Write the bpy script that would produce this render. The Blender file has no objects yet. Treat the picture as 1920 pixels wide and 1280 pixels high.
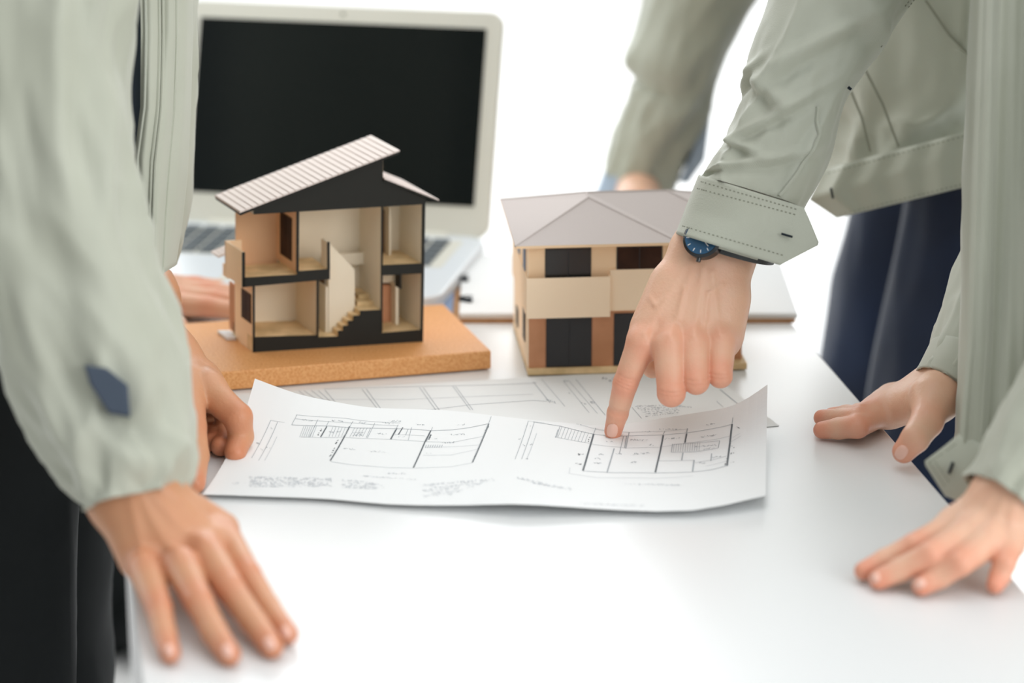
import bpy, bmesh, math, random
import numpy as np
from mathutils import Vector, noise as mnoise

random.seed(7)
SC = bpy.context.scene
COL = SC.collection

# ------------------------------------------------------------------ camera, world, lights, exposure
F = 5300.0                       # focal length in pixels of a 1920 px wide frame
PITCH = math.radians(17.5)
TZ = 0.75                        # table top height
CAMZ = TZ + 0.7336
CP, SP = math.cos(PITCH), math.sin(PITCH)
C = np.array([0.0, 0.0, CAMZ])
FWD = np.array([0, CP, -SP]); UP = np.array([0, SP, CP]); RT = np.array([1.0, 0, 0])

cam = bpy.data.cameras.new('camera'); cam_ob = bpy.data.objects.new('camera', cam); COL.objects.link(cam_ob)
cam_ob.location = C; cam_ob.rotation_euler = (math.pi / 2 - PITCH, 0, 0)
cam.sensor_width = 36; cam.lens = F * 36 / 1920
cam.clip_start = 0.05; cam.clip_end = 100
cam.dof.use_dof = True; cam.dof.focus_distance = 2.205; cam.dof.aperture_fstop = 2.8
SC.camera = cam_ob

w = bpy.data.worlds.new('daylight'); SC.world = w; w.use_nodes = True
bgn = w.node_tree.nodes['Background']
bgn.inputs[0].default_value = (0.96, 0.985, 1.0, 1); bgn.inputs[1].default_value = 1.12

def area(name, loc, target, size, sy, power, col=(1, 1, 1)):
    l = bpy.data.lights.new(name, 'AREA'); l.shape = 'RECTANGLE'; l.size = size; l.size_y = sy
    l.energy = power; l.color = col
    o = bpy.data.objects.new(name, l); COL.objects.link(o); o.location = loc
    o.rotation_euler = (Vector(target) - Vector(loc)).to_track_quat('-Z', 'Y').to_euler()
    return o
area('window_daylight', (-0.6, 7.5, 2.9), (0, 2.2, 0.8), 6.0, 2.6, 200, (0.96, 0.985, 1.0))
area('left_window_daylight', (-4.6, 4.8, 2.4), (0, 2.4, 0.8), 2.5, 2.0, 60, (1.0, 0.98, 0.95))

area('overhead_fill_light', (0.1, 3.0, 3.3), (0.1, 2.6, 0), 3.2, 2.4, 34, (1.0, 0.99, 0.97))  # added overhead fill, no known fixture, brightens the table and papers
area('right_front_fill_light', (3.2, -1.2, 2.4), (0.2, 2.3, 0.8), 2.6, 2.0, 85, (1.0, 0.99, 0.97))  # added fill from the right front, brightens the house models and pointing figure
SC.view_settings.view_transform = 'Standard'
SC.view_settings.look = 'None'
SC.view_settings.exposure = 0.0
SC.view_settings.gamma = 1.0
SC.view_settings.use_curve_mapping = False

# ------------------------------------------------------------------ helpers
def P(px, py, d):
    return C + d * (FWD + (px - 960) / F * RT - (py - 640) / F * UP)
def T(px, py, h=0.0):            # the point h above the table top
    dn = SP + (py - 640) / F * CP
    return P(px, py, (CAMZ - TZ - h) / dn)
def proj(p):
    q = np.asarray(p) - C
    d = q @ FWD
    return 960 + F * (q @ RT) / d, 640 - F * (q @ UP) / d, d
def nrm(v):
    v = np.asarray(v, float); return v / (np.linalg.norm(v) + 1e-12)

ORIG = {}
def tag(o, label=None, cat=None, group=None, kind=None):
    if label: o['label'] = label
    if cat: o['category'] = cat
    if group: o['group'] = group
    if kind: o['kind'] = kind
    return o
def thing(name, loc, label, cat, group=None):
    o = bpy.data.objects.new(name, None); COL.objects.link(o)
    o.empty_display_size = 0.05
    o.location = loc; ORIG[o.name] = np.array(loc, float)
    return tag(o, label, cat, group)
def mesh(name, verts, faces, mat, parent=None, smooth=False, loc=None, recalc=True, label=None, bevel=0, solid=0):
    """verts are world coordinates"""
    off = ORIG[parent.name] if parent is not None else (np.array(loc, float) if loc is not None else np.zeros(3))
    me = bpy.data.meshes.new(name)
    V = np.asarray(verts, float) - off
    me.from_pydata(V.tolist(), [], [list(map(int, f)) for f in faces])
    me.update()
    if recalc:
        bm = bmesh.new(); bm.from_mesh(me)
        bmesh.ops.recalc_face_normals(bm, faces=bm.faces); bm.to_mesh(me); bm.free()
    if smooth:
        me.polygons.foreach_set('use_smooth', [True] * len(me.polygons))
    if mat: me.materials.append(mat)
    o = bpy.data.objects.new(name, me); COL.objects.link(o)
    ORIG[o.name] = off
    if parent is not None: o.parent = parent
    elif loc is not None: o.location = loc
    if label: o['label'] = label
    if bevel:
        m = o.modifiers.new('b', 'BEVEL'); m.width = bevel; m.segments = 2; m.limit_method = 'ANGLE'
    return o
class MB:
    def __init__(s): s.v = []; s.f = []
    def add(s, V, Fc):
        n = len(s.v); s.v += [tuple(x) for x in V]; s.f += [tuple(n + i for i in f) for f in Fc]; return s
    def box(s, M, x0, x1, y0, y1, z0, z1):
        V = [M(x, y, z) for z in (z0, z1) for y in (y0, y1) for x in (x0, x1)]
        return s.add(V, [(0, 1, 3, 2), (4, 6, 7, 5), (0, 4, 5, 1), (1, 5, 7, 3), (3, 7, 6, 2), (2, 6, 4, 0)])
    def prism(s, A, B):
        n = len(A)
        return s.add(list(A) + list(B), [tuple(range(n)), tuple(range(2 * n - 1, n - 1, -1))] + [(i, n + i, n + (i + 1) % n, (i + 1) % n) for i in range(n)])
    def tube(s, pts, r, n=8):
        pts = [np.asarray(p, float) for p in pts]; rings = []
        for i, p in enumerate(pts):
            t = nrm(pts[min(i + 1, len(pts) - 1)] - pts[max(i - 1, 0)])
            a = nrm(np.cross(t, [0.3, 0.2, 0.93])); b = np.cross(t, a)
            rr = r[i] if hasattr(r, '__len__') else r
            rings.append([p + rr * (math.cos(k * 2 * math.pi / n) * a + math.sin(k * 2 * math.pi / n) * b) for k in range(n)])
        V = [v for q in rings for v in q]; Fc = []
        for i in range(len(pts) - 1):
            for k in range(n):
                Fc.append((i * n + k, i * n + (k + 1) % n, (i + 1) * n + (k + 1) % n, (i + 1) * n + k))
        Fc.append(tuple(range(n))); Fc.append(tuple(range(len(V) - 1, len(V) - n - 1, -1)))
        return s.add(V, Fc)
    def build(s, name, mat, parent=None, **k): return mesh(name, s.v, s.f, mat, parent, **k)

# ------------------------------------------------------------------ materials
def srgb(r, g, b):
    f = lambda c: (c / 255 / 12.92) if c / 255 < 0.04045 else ((c / 255 + 0.055) / 1.055) ** 2.4
    return (f(r), f(g), f(b), 1)
def mat(name, col, rough=0.6, spec=0.4, col2=None, scale=40, bump=0.0, bscale=200, metallic=0, sss=0, coat=0, detail=3, contrast=(0.35, 0.65), wave=None, sheen=0):
    m = bpy.data.materials.new(name); m.use_nodes = True
    nt = m.node_tree; b = nt.nodes['Principled BSDF']
    b.inputs['Base Color'].default_value = col; b.inputs['Roughness'].default_value = rough
    b.inputs['Specular IOR Level'].default_value = spec; b.inputs['Metallic'].default_value = metallic
    if sheen: b.inputs['Sheen Weight'].default_value = sheen
    if coat: b.inputs['Coat Weight'].default_value = coat; b.inputs['Coat Roughness'].default_value = 0.1
    tc = nt.nodes.new('ShaderNodeTexCoord')
    if sss:
        b.inputs['Subsurface Weight'].default_value = sss
        b.inputs['Subsurface Radius'].default_value = (1.0, 0.35, 0.2); b.inputs['Subsurface Scale'].default_value = 0.006
    if col2 is not None:
        n = nt.nodes.new('ShaderNodeTexNoise'); n.inputs['Scale'].default_value = scale; n.inputs['Detail'].default_value = detail
        r = nt.nodes.new('ShaderNodeValToRGB')
        r.color_ramp.elements[0].position = contrast[0]; r.color_ramp.elements[1].position = contrast[1]
        r.color_ramp.elements[0].color = col; r.color_ramp.elements[1].color = col2
        nt.links.new(tc.outputs['Object'], n.inputs['Vector']); nt.links.new(n.outputs['Fac'], r.inputs['Fac'])
        nt.links.new(r.outputs['Color'], b.inputs['Base Color'])
    if bump:
        n2 = nt.nodes.new('ShaderNodeTexNoise'); n2.inputs['Scale'].default_value = bscale; n2.inputs['Detail'].default_value = 3
        bp = nt.nodes.new('ShaderNodeBump'); bp.inputs['Strength'].default_value = bump; bp.inputs['Distance'].default_value = 0.001
        nt.links.new(tc.outputs['Object'], n2.inputs['Vector']); nt.links.new(n2.outputs['Fac'], bp.inputs['Height'])
        nt.links.new(bp.outputs['Normal'], b.inputs['Normal'])
        if wave:
            wv = nt.nodes.new('ShaderNodeTexWave'); wv.inputs['Scale'].default_value = wave; wv.bands_direction = 'DIAGONAL'
            wv.inputs['Distortion'].default_value = 0.3
            bp2 = nt.nodes.new('ShaderNodeBump'); bp2.inputs['Strength'].default_value = 0.25; bp2.inputs['Distance'].default_value = 0.0004
            nt.links.new(tc.outputs['Object'], wv.inputs['Vector']); nt.links.new(wv.outputs['Fac'], bp2.inputs['Height'])
            nt.links.new(bp.outputs['Normal'], bp2.inputs['Normal']); nt.links.new(bp2.outputs['Normal'], b.inputs['Normal'])
    return m

def skin_mat(name, c0, c1):
    m = mat(name, c0, 0.42, 0.42, bump=0.30, bscale=420, sss=0.12)
    nt = m.node_tree; b = nt.nodes['Principled BSDF']
    at = nt.nodes.new('ShaderNodeAttribute'); at.attribute_name = 'flush'
    tc = nt.nodes.new('ShaderNodeTexCoord')
    n = nt.nodes.new('ShaderNodeTexNoise'); n.inputs['Scale'].default_value = 70; n.inputs['Detail'].default_value = 4
    ad = nt.nodes.new('ShaderNodeMath'); ad.operation = 'MULTIPLY_ADD'; ad.inputs[1].default_value = 0.5; ad.inputs[2].default_value = -0.2
    ad2 = nt.nodes.new('ShaderNodeMath'); ad2.operation = 'ADD'; ad2.use_clamp = True
    mx = nt.nodes.new('ShaderNodeMix'); mx.data_type = 'RGBA'
    mx.inputs[6].default_value = c0; mx.inputs[7].default_value = c1
    nt.links.new(tc.outputs['Object'], n.inputs['Vector']); nt.links.new(n.outputs['Fac'], ad.inputs[0])
    nt.links.new(at.outputs['Fac'], ad2.inputs[0]); nt.links.new(ad.outputs[0], ad2.inputs[1])
    nt.links.new(ad2.outputs[0], mx.inputs[0]); nt.links.new(mx.outputs[2], b.inputs['Base Color'])
    return m

M_table = mat('white_laminate', (0.77, 0.785, 0.79, 1), 0.33, 0.5, bump=0.02, bscale=30)
M_floor = mat('pale_floor', (0.95, 0.95, 0.94, 1), 0.4, 0.5, (0.90, 0.90, 0.89, 1), 1.5)
M_blocker = mat('blocker_grey', (0.25, 0.25, 0.24, 1), 0.8)  # dim grey for the two added light blockers
M_paper = mat('paper', (0.86, 0.88, 0.89, 1), 0.75, 0.2, bump=0.05, bscale=300)
M_paper2 = mat('paper_under', (0.83, 0.845, 0.845, 1), 0.75, 0.2)
M_ink = mat('ink', (0.42, 0.45, 0.48, 1), 0.8, 0.1)
M_ink_d = mat('dark_ink', (0.16, 0.175, 0.19, 1), 0.8, 0.1)
M_ink_f = mat('faint_ink', (0.60, 0.63, 0.66, 1), 0.8, 0.1)
M_mdf = mat('cork_grain_board', srgb(212, 146, 84), 0.5, 0.4, srgb(230, 172, 114), 520, bump=0.35, bscale=500, detail=4)
M_black = mat('black_section_board', srgb(34, 34, 30), 0.6, 0.3)
M_beige = mat('cream_card', srgb(238, 226, 204), 0.7, 0.2, srgb(232, 219, 196), 20)
M_floorwood = mat('pale_wood_card', srgb(240, 210, 164), 0.6, 0.25, srgb(208, 180, 134), 60)
M_peach = mat('peach_card', srgb(226, 184, 146), 0.7, 0.2, srgb(220, 176, 138), 20)
M_brown = mat('brown_card', srgb(208, 152, 116), 0.7, 0.2, srgb(188, 134, 98), 30)
M_doorw = mat('brown_wood', srgb(120, 88, 58), 0.6, 0.2, srgb(98, 70, 46), 40)
M_wind = mat('dark_brown_pane', srgb(66, 43, 32), 0.65, 0.15, srgb(48, 31, 24), 60)
M_glass = mat('dark_window_film', srgb(42, 40, 38), 0.25, 0.5)
M_glass2 = mat('charcoal_window_card', srgb(44, 44, 46), 0.45, 0.4)
M_roofp = mat('ribbed_roof_card', srgb(226, 214, 208), 0.6, 0.3)
M_roofd = mat('roof_joint_card', srgb(188, 168, 160), 0.7, 0.2)
M_roofg = mat('grey_roof_card', srgb(196, 187, 184), 0.7, 0.2, bump=0.15, bscale=500)
M_cream = mat('cream_wall_card', srgb(250, 218, 180), 0.65, 0.25)
M_cream2 = mat('light_cream_card', srgb(254, 230, 200), 0.65, 0.25)
M_lap = mat('ivory_plastic', srgb(226, 226, 216), 0.4, 0.4)
M_lapb = mat('white_plastic', srgb(225, 232, 238), 0.35, 0.4)
M_screen = mat('laptop_screen', (0.005, 0.0075, 0.008, 1), 0.16, 0.22)
M_key = mat('key_grey', srgb(98, 106, 112), 0.5, 0.4)
M_jack = mat('sage_twill', srgb(186, 190, 177), 0.55, 0.35, srgb(179, 182, 168), 9, bump=0.12, bscale=900, wave=420, sheen=0.25)
M_jack2 = mat('sage_twill_smooth', srgb(182, 185, 171), 0.6, 0.3, srgb(174, 177, 162), 9, sheen=0.2)
M_stitch = mat('stitch_thread', srgb(136, 138, 124), 0.8, 0.2)
M_hole = mat('buttonhole_thread', srgb(30, 38, 46), 0.8, 0.2)
M_navy = mat('navy_cloth', srgb(22, 38, 66), 0.7, 0.2, srgb(15, 26, 46), 6, bump=0.1, bscale=900, sheen=0.2)
M_dark = mat('black_cloth', srgb(15, 19, 20), 0.8, 0.2, bump=0.1, bscale=900)
M_shirt = mat('slate_shirt', srgb(74, 84, 98), 0.75, 0.2)
M_blueshirt = mat('pale_blue_cloth', srgb(170, 186, 204), 0.75, 0.2)
M_skin = skin_mat('skin', srgb(228, 184, 156), srgb(226, 142, 114))
M_skin_t = skin_mat('tanned_skin', srgb(204, 150, 114), srgb(204, 128, 94))
M_nail = mat('nail', srgb(238, 190, 172), 0.28, 0.5)
M_hair = mat('black_hair', srgb(22, 18, 16), 0.5, 0.4, bump=0.5, bscale=400)
M_steel = mat('dark_steel', srgb(56, 58, 60), 0.3, 0.5, metallic=0.8)
M_dial = mat('blue_dial', srgb(44, 86, 120), 0.25, 0.5)
M_strap = mat('grey_leather', srgb(62, 66, 68), 0.5, 0.4, bump=0.3, bscale=500)
M_white = mat('white_paint', (0.8, 0.8, 0.8, 1), 0.5)
M_clipb = mat('brown_hardboard', srgb(186, 142, 98), 0.6, 0.3, srgb(170, 124, 82), 80)
M_bluef = mat('blue_folder', srgb(128, 146, 176), 0.6, 0.3)
M_pink = mat('pale_pink_fabric', srgb(232, 205, 196), 0.8, 0.2)

# ------------------------------------------------------------------ floor and table
W3 = lambda x, y, z: (x, y, z)
fl = MB().box(W3, -14, 14, -6, 22, -0.05, 0).build('floor', M_floor); tag(fl, kind='structure')
wb = MB().box(W3, -9, 1.2, -2.1, -2.0, 0, 3.4).build('rear_light_blocker', M_blocker); tag(wb, kind='structure')  # unseen slab added behind the camera to cut frontal light
wl_ = MB().box(W3, -1.17, -1.05, -2.0, 1.9, 0, 3.4).build('left_light_blocker', M_blocker); tag(wl_, kind='structure')  # unseen slab added at the left to darken the near-left figure

# table plan: corners found on the table plane (near-left, near-right, far-right, far-left)
tab_c = T(960, 900)
tl = thing('table', (tab_c[0], tab_c[1], 0), 'white laminate table that everyone leans on, carrying the plans and house models', 'table')
def on_line(a, b, yy):           # point at world y on the line a-b
    t = (yy - a[1]) / (b[1] - a[1]); return a + (b - a) * t
RA, RB = T(1490, 611), T(1737, 895)
LA, LB = T(250, 1115), T(278, 1275)
LB = T(266, 1275)
yn, yf = 1.18, T(960, 418)[1]
NL, NR = on_line(LA, LB, yn), on_line(RA, RB, yn)
FL_, FR_ = on_line(LA, LB, yf), on_line(RA, RB, yf)
def slab(poly, z0, z1): return [(p[0], p[1], z0) for p in poly], [(p[0], p[1], z1) for p in poly]
tq = [NL, NR, FR_, FL_]
MB().prism(*slab(tq, TZ - 0.022, TZ)).build('tabletop', M_table, tl, bevel=0.0015)
def inset(poly, k):
    c = sum(poly) / len(poly); return [c + (p - c) * k for p in poly]
ti = inset(tq, 0.88)
MB().prism(*slab(ti, TZ - 0.07, TZ - 0.022)).build('apron', M_white, tl)
for p in ti:
    m = MB(); m.box(W3, p[0] - 0.02, p[0] + 0.02, p[1] - 0.02, p[1] + 0.02, 0.0, TZ - 0.07)
    m.build('leg', M_white, tl, bevel=0.003)

# ------------------------------------------------------------------ drawings
def poly_at(pts, u):             # piecewise linear over u in 0..1 with knots (u, value...)
    for i in range(len(pts) - 1):
        if u <= pts[i + 1][0] or i == len(pts) - 2:
            a, b = pts[i], pts[i + 1]; t = (u - a[0]) / (b[0] - a[0]); t = max(0, min(1, t)); 
            return np.array(a[1:]) * (1 - t) + np.array(b[1:]) * t
def smooth_poly(pts, u, s=0.06): return sum(poly_at(pts, min(1, max(0, u + d * s))) * w_ for d, w_ in ((-1, .25), (0, .5), (1, .25)))

near_k = [(0, 380, 930, .002), (0.25, 620, 938, .002), (0.36, 730, 950, .002), (0.50, 880, 951, .004), (0.58, 960, 947, .009), (0.68, 1060, 953, .006), (0.78, 1160, 960, .003), (0.88, 1300, 964, .004), (1, 1436, 932, .008)]
far_k = [(0, 478, 713, .034), (0.07, 560, 744, .026), (0.2, 690, 768, .016), (0.35, 840, 772, .010), (0.5, 990, 790, .004), (0.63, 1140, 803, .002), (0.75, 1250, 786, .008), (0.87, 1365, 768, .016), (0.95, 1403, 750, .024), (1, 1439, 724, .036)]
def near_p(u):
    a = smooth_poly(near_k, u, 0.05) if 0.05 < u < 0.95 else poly_at(near_k, u); return T(*a)
def far_p(u):
    a = smooth_poly(far_k, u, 0.03) if 0.03 < u < 0.97 else poly_at(far_k, u); return T(*a)
def lift(P0): return P0[2] - TZ
def sheet_S(u, v):
    n, f = near_p(u), far_p(u)
    p = n * (1 - v) + f * v
    hn, hf = lift(n), lift(f)
    p[2] = TZ + 0.0016 + hn * (1 - v) ** 3 + hf * v ** 2.6
    return p
def grid_mesh(S, nu, nv, th=0.0):
    V = []; Fc = []
    for j in range(nv + 1):
        for i in range(nu + 1): V.append(S(i / nu, j / nv))
    n = (nu + 1) * (nv + 1)
    for j in range(nv):
        for i in range(nu):
            a = j * (nu + 1) + i; Fc.append((a, a + 1, a + nu + 2, a + nu + 1))
    if th:
        V += [np.array(v) - np.array([0, 0, th]) for v in V[:n]]
        Fc += [tuple(n + k for k in reversed(f)) for f in Fc[:nu * nv]]
        bd = [i for i in range(nu + 1)] + [j * (nu + 1) + nu for j in range(1, nv + 1)] + [nv * (nu + 1) + i for i in range(nu - 1, -1, -1)] + [j * (nu + 1) for j in range(nv - 1, 0, -1)]
        for k in range(len(bd)):
            a, b = bd[k], bd[(k + 1) % len(bd)]; Fc.append((a, b, b + n, a + n))
    return V, Fc
class Sheet:
    def __init__(s, S, nu=160, nv=60):
        s.S = S; G = np.array([[S(i / nu, j / nv) for i in range(nu + 1)] for j in range(nv + 1)]); s.nu, s.nv = nu, nv
        q = G - C; d = q @ FWD; s.X = 960 + F * (q @ RT) / d; s.Y = 640 - F * (q @ UP) / d
    def uv(s, px, py):
        D = (s.X - px) ** 2 + (s.Y - py) ** 2; j, i = np.unravel_index(np.argmin(D), D.shape)
        i = min(max(i, 1), s.nu - 1); j = min(max(j, 1), s.nv - 1)
        J = np.array([[(s.X[j, i + 1] - s.X[j, i - 1]) / 2, (s.X[j + 1, i] - s.X[j - 1, i]) / 2], [(s.Y[j, i + 1] - s.Y[j, i - 1]) / 2, (s.Y[j + 1, i] - s.Y[j - 1, i]) / 2]])
        r = np.linalg.solve(J, [px - s.X[j, i], py - s.Y[j, i]])
        return (i + r[0]) / s.nu, (j + r[1]) / s.nv
    def line(s, mb, pts, wd=0.0004, off=0.0003):
        wd *= .95
        for (a, b) in zip(pts[:-1], pts[1:]):
            ua, ub = np.array(s.uv(*a)), np.array(s.uv(*b))
            L = math.hypot(b[0] - a[0], b[1] - a[1]); n = max(1, int(L / 14)); prev = None; t = np.array([1.0, 0, 0])
            for k in range(n + 1):
                q = ua + (ub - ua) * k / n
                if not (0.002 < q[0] < 0.998 and 0.002 < q[1] < 0.998): prev = None; continue
                p = s.S(*q)
                q2 = ua + (ub - ua) * (k + 0.5) / n; t = nrm(s.S(*np.clip(q2, 0, 1)) - p) if k < n else t
                sd = nrm(np.cross(t, [0, 0, 1])) * wd / 2; o = np.array([0, 0, off])
                cur = (p - sd + o, p + sd + o)
                if prev is not None: mb.add([prev[0], prev[1], cur[1], cur[0]], [(0, 1, 2, 3)])
                prev = cur
    def scribble(s, mb, a, b, hgt=4, wd=0.0005, step=3.2):   # a run of small illegible characters
        L = math.hypot(b[0] - a[0], b[1] - a[1]); n = int(L / step)
        for k in range(n):
            if random.random() < 0.22: continue
            t = k / n; x = a[0] + (b[0] - a[0]) * t; y = a[1] + (b[1] - a[1]) * t
            s.line(mb, [(x, y + random.uniform(-hgt, hgt) * .4), (x + step * random.uniform(.3, .8), y + random.uniform(-hgt, hgt) * .4)], wd)

# top sheet
top_loc = T(900, 860)
top = thing('floor_plan_sheet', top_loc, 'large white floor plan sheet with curled corners, uppermost of the drawings on the table', 'paper')
V, Fc = grid_mesh(sheet_S, 120, 40, 0.00025)
mesh('sheet', V, Fc, M_paper, top, smooth=False)
sh = Sheet(sheet_S)
ink, dk, ft = MB(), MB(), MB()
L = lambda *p, w=0.0004, m=None: sh.line(m or ink, list(p), w)
z7 = lambda x, y: (370 + x / 3.048, 680 + y / 3.048)
z8 = lambda x, y: (900 + x / 3.2, 680 + y / 3.2)
# left plan (traced in the photograph)
L(z7(540, 355), z7(760, 362), z7(1000, 374), z7(1180, 378), z7(1340, 388), z7(1460, 384), z7(1560, 370), z7(1668, 348), w=.0006)
L(z7(565, 298), z7(850, 318), z7(1160, 345)); L(z7(560, 320), z7(700, 333), z7(900, 345), z7(1150, 360))
for a in ((570, 298, 540, 355), (690, 325, 640, 425), (752, 335, 705, 425), (890, 335, 835, 425), (1015, 345, 972, 430), (1148, 355, 1105, 438), (1225, 370, 1205, 445), (1345, 368, 1310, 450), (1680, 308, 1570, 572)):
    L(z7(a[0], a[1]), z7(a[2], a[3]))
L(z7(870, 365), z7(760, 560), w=.0011, m=dk); L(z7(740, 365), z7(705, 425), w=.001, m=dk); L(z7(1140, 375), z7(1105, 438), w=.0012, m=dk)
L(z7(1335, 388), z7(1300, 455), z7(1235, 600), w=.0011, m=dk); L(z7(1665, 350), z7(1572, 570), w=.0012, m=dk); L(z7(1175, 370), z7(1150, 410), w=.0008, m=dk)
L(z7(590, 425), z7(700, 427), z7(850, 427), z7(1105, 438), z7(1310, 452), z7(1460, 455), z7(1640, 420))
for k in range(7): L(z7(610 + k * 12, 362), z7(585 + k * 12, 425), w=.0003)
for k in range(6): L(z7(775 + k * 18, 368), z7(752 + k * 18, 424), w=.0003)
for k in range(5): L(z7(900 + k * 18, 372), z7(872 + k * 18, 424), w=.0003)
L(z7(990, 375), z7(965, 430)); L(z7(1130, 410), z7(1300, 418)); L(z7(1205, 380), z7(1190, 415))
for k in range(8): L(z7(1310 + k * 13, 470), z7(1303 + k * 13, 486), w=.0004)
L(z7(1300, 484), z7(1470, 480), z7(1620, 470), m=ft); L(z7(1290, 530), z7(1450, 528), z7(1600, 495), m=ft)
L(z7(760, 565), z7(900, 585), z7(1100, 600), z7(1240, 602), z7(1450, 595), z7(1572, 572), w=.0005, m=ft)
L(z7(420, 330), z7(310, 545)); L(z7(460, 338), z7(350, 560)); L(z7(455, 425), z7(385, 560), m=ft); L(z7(420, 330), z7(500, 342), m=ft)
for (a, b) in (((420, 378), (440, 378)), ((340, 462), (360, 462)), ((355, 497), (378, 497)), ((395, 488), (420, 488))): sh.scribble(ink, z7(*a), z7(*b), 5, .0008, 2)
for (a, b) in (((600, 326), (660, 332)), ((770, 332), (850, 336)), ((925, 342), (990, 346)), ((1060, 345), (1130, 350)), ((1095, 332), (1165, 334)), ((1250, 352), (1320, 356)), ((1485, 355), (1530, 352)), ((755, 395), (820, 396)), ((890, 400), (950, 401)), ((890, 414), (950, 415)), ((1030, 405), (1085, 407)), ((1150, 425), (1190, 427)), ((1450, 412), (1530, 408)), ((835, 493), (905, 496)), ((985, 507), (1090, 512)), ((1310, 516), (1340, 518)), ((1400, 458), (1470, 455)), ((1350, 437), (1380, 439))):
    sh.scribble(ink, z7(*a), z7(*b), 4, .0006, 2.2)
for (a, b) in (((790, 460), (808, 440)), ((755, 535), (790, 480)), ((690, 410), (712, 375)), ((1320, 440), (1340, 400)), ((1640, 395), (1665, 360))): sh.scribble(dk, z7(*a), z7(*b), 5, .0009, 2)
for row in range(5):
    sh.scribble(ft, z7(300, 655 + row * 12), z7(770, 665 + row * 10), 6, .0008, 3)
    if row < 4: sh.scribble(ft, z7(830, 670 + row * 14), z7(1010 + 60 * (row % 2), 690 + row * 9), 6, .0008, 3)
    sh.scribble(ft, z7(1290 + 40 * (row % 2), 700 + row * 16), z7(1700 - row * 60, 668 + row * 20), 6, .0008, 3)
sh.scribble(ft, z7(190, 690), z7(280, 690), 6, .0007, 3); sh.scribble(ft, z7(950, 648), z7(1250, 668), 4, .0007, 2.5); sh.scribble(ft, z7(1090, 632), z7(1190, 634), 4, .0007, 2.5)
# right plan
L(z8(485, 355), z8(600, 370), z8(700, 400), z8(780, 415), m=ft)
L(z8(320, 355), z8(480, 380), z8(680, 428), z8(860, 440), z8(1100, 434), z8(1250, 420), z8(1400, 395), z8(1515, 368), w=.0006)
L(z8(690, 395), z8(900, 418), z8(1110, 412), z8(1245, 400))
L(z8(480, 380), z8(460, 448), z8(640, 480), z8(690, 492), z8(880, 512), z8(1080, 508), z8(1240, 482), z8(1500, 440))
for k in range(9): L(z8(492 + k * 20, 384 + k * 4.5), z8(468 + k * 20, 448 + k * 4), w=.0003)
for a in ((485, 352, 452, 450, .0005), (695, 392, 680, 430, .0005), (895, 418, 875, 515, .0007), (1110, 410, 1095, 440, .0005), (1245, 395, 1228, 485, .0009), (1518, 330, 1513, 370, .0005), (862, 440, 835, 550, .0005), (880, 440, 868, 512, .0008)): L(z8(*a[:2]), z8(*a[2:4]), w=a[4])
L(z8(682, 428), z8(655, 520), z8(618, 648), w=.0014, m=dk); L(z8(1100, 436), z8(1080, 540), z8(1052, 658), w=.0013, m=dk); L(z8(805, 515), z8(762, 660), w=.001)
L(z8(1513, 370), z8(1500, 480), z8(1482, 618), w=.0014, m=dk); L(z8(1285, 585), z8(1275, 655), w=.001); L(z8(1240, 425), z8(1230, 480), w=.0012, m=dk)
L(z8(618, 650), z8(800, 660), z8(1050, 662), z8(1280, 655), z8(1400, 640), z8(1490, 615), w=.0006)
L(z8(540, 630), z8(535, 665), z8(700, 690), z8(1050, 694), z8(1280, 680), m=ft)
L(z8(1155, 488), z8(1148, 538), z8(1290, 535), z8(1430, 512), z8(1438, 468), z8(1300, 482), z8(1155, 490), w=.0005)
for k in range(12): L(z8(1165 + k * 14, 490 - k), z8(1160 + k * 14, 536 - k * .6), w=.0003)
L(z8(1218, 540), z8(1210, 588), w=.0009); L(z8(1060, 590), z8(1285, 585), w=.0004); L(z8(1390, 545), z8(1385, 590), w=.0007); L(z8(1290, 600), z8(1480, 560)); L(z8(1360, 620), z8(1480, 590), m=ft)
L(z8(290, 350), z8(210, 580)); L(z8(325, 358), z8(250, 578)); L(z8(340, 425), z8(280, 580), m=ft); L(z8(290, 350), z8(390, 362), m=ft)
for (a, b) in (((300, 380), (312, 386)), ((232, 458), (248, 460)), ((258, 495), (272, 497)), ((300, 490), (316, 492)), ((275, 575), (292, 577)), ((565, 366), (620, 374)), ((975, 412), (1030, 414)), ((1078, 398), (1205, 402)), ((1360, 372), (1412, 366)), ((750, 474), (805, 478)), ((905, 462), (1010, 466)), ((1015, 492), (1045, 494)), ((1110, 458), (1215, 450)), ((1325, 446), (1420, 434)), ((690, 548), (745, 550)), ((690, 575), (725, 577)), ((680, 602), (735, 604)), ((815, 548), (860, 550)), ((920, 548), (1020, 542)), ((905, 596), (950, 598)), ((1310, 600), (1355, 602)), ((1385, 570), (1450, 560)), ((1290, 505), (1420, 495)), ((1335, 520), (1410, 510))):
    sh.scribble(ink, z8(*a), z8(*b), 4, .0006, 2.2)
for (a, b) in (((648, 470), (660, 440)), ((590, 550), (625, 552)), ((575, 605), (612, 607)), ((1540, 390), (1560, 392)), ((1505, 505), (1530, 507)), ((1505, 545), (1525, 547)), ((1505, 600), (1525, 600)), ((1470, 610), (1488, 560)), ((1228, 470), (1240, 430))): sh.scribble(dk, z8(*a), z8(*b), 5, .0007, 2)
sh.scribble(ft, z8(870, 728), z8(1200, 735), 4, .0007, 2.5); sh.scribble(ft, z8(225, 690), z8(400, 730), 6, .0009, 3); sh.scribble(ft, z8(320, 720), z8(550, 760), 6, .0009, 3); sh.scribble(ft, z8(600, 845), z8(1000, 860), 5, .0007, 4)
L(z8(1500, 480), z8(1565, 440), m=ft); L(z8(1515, 450), z8(1560, 425), m=ft)
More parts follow.
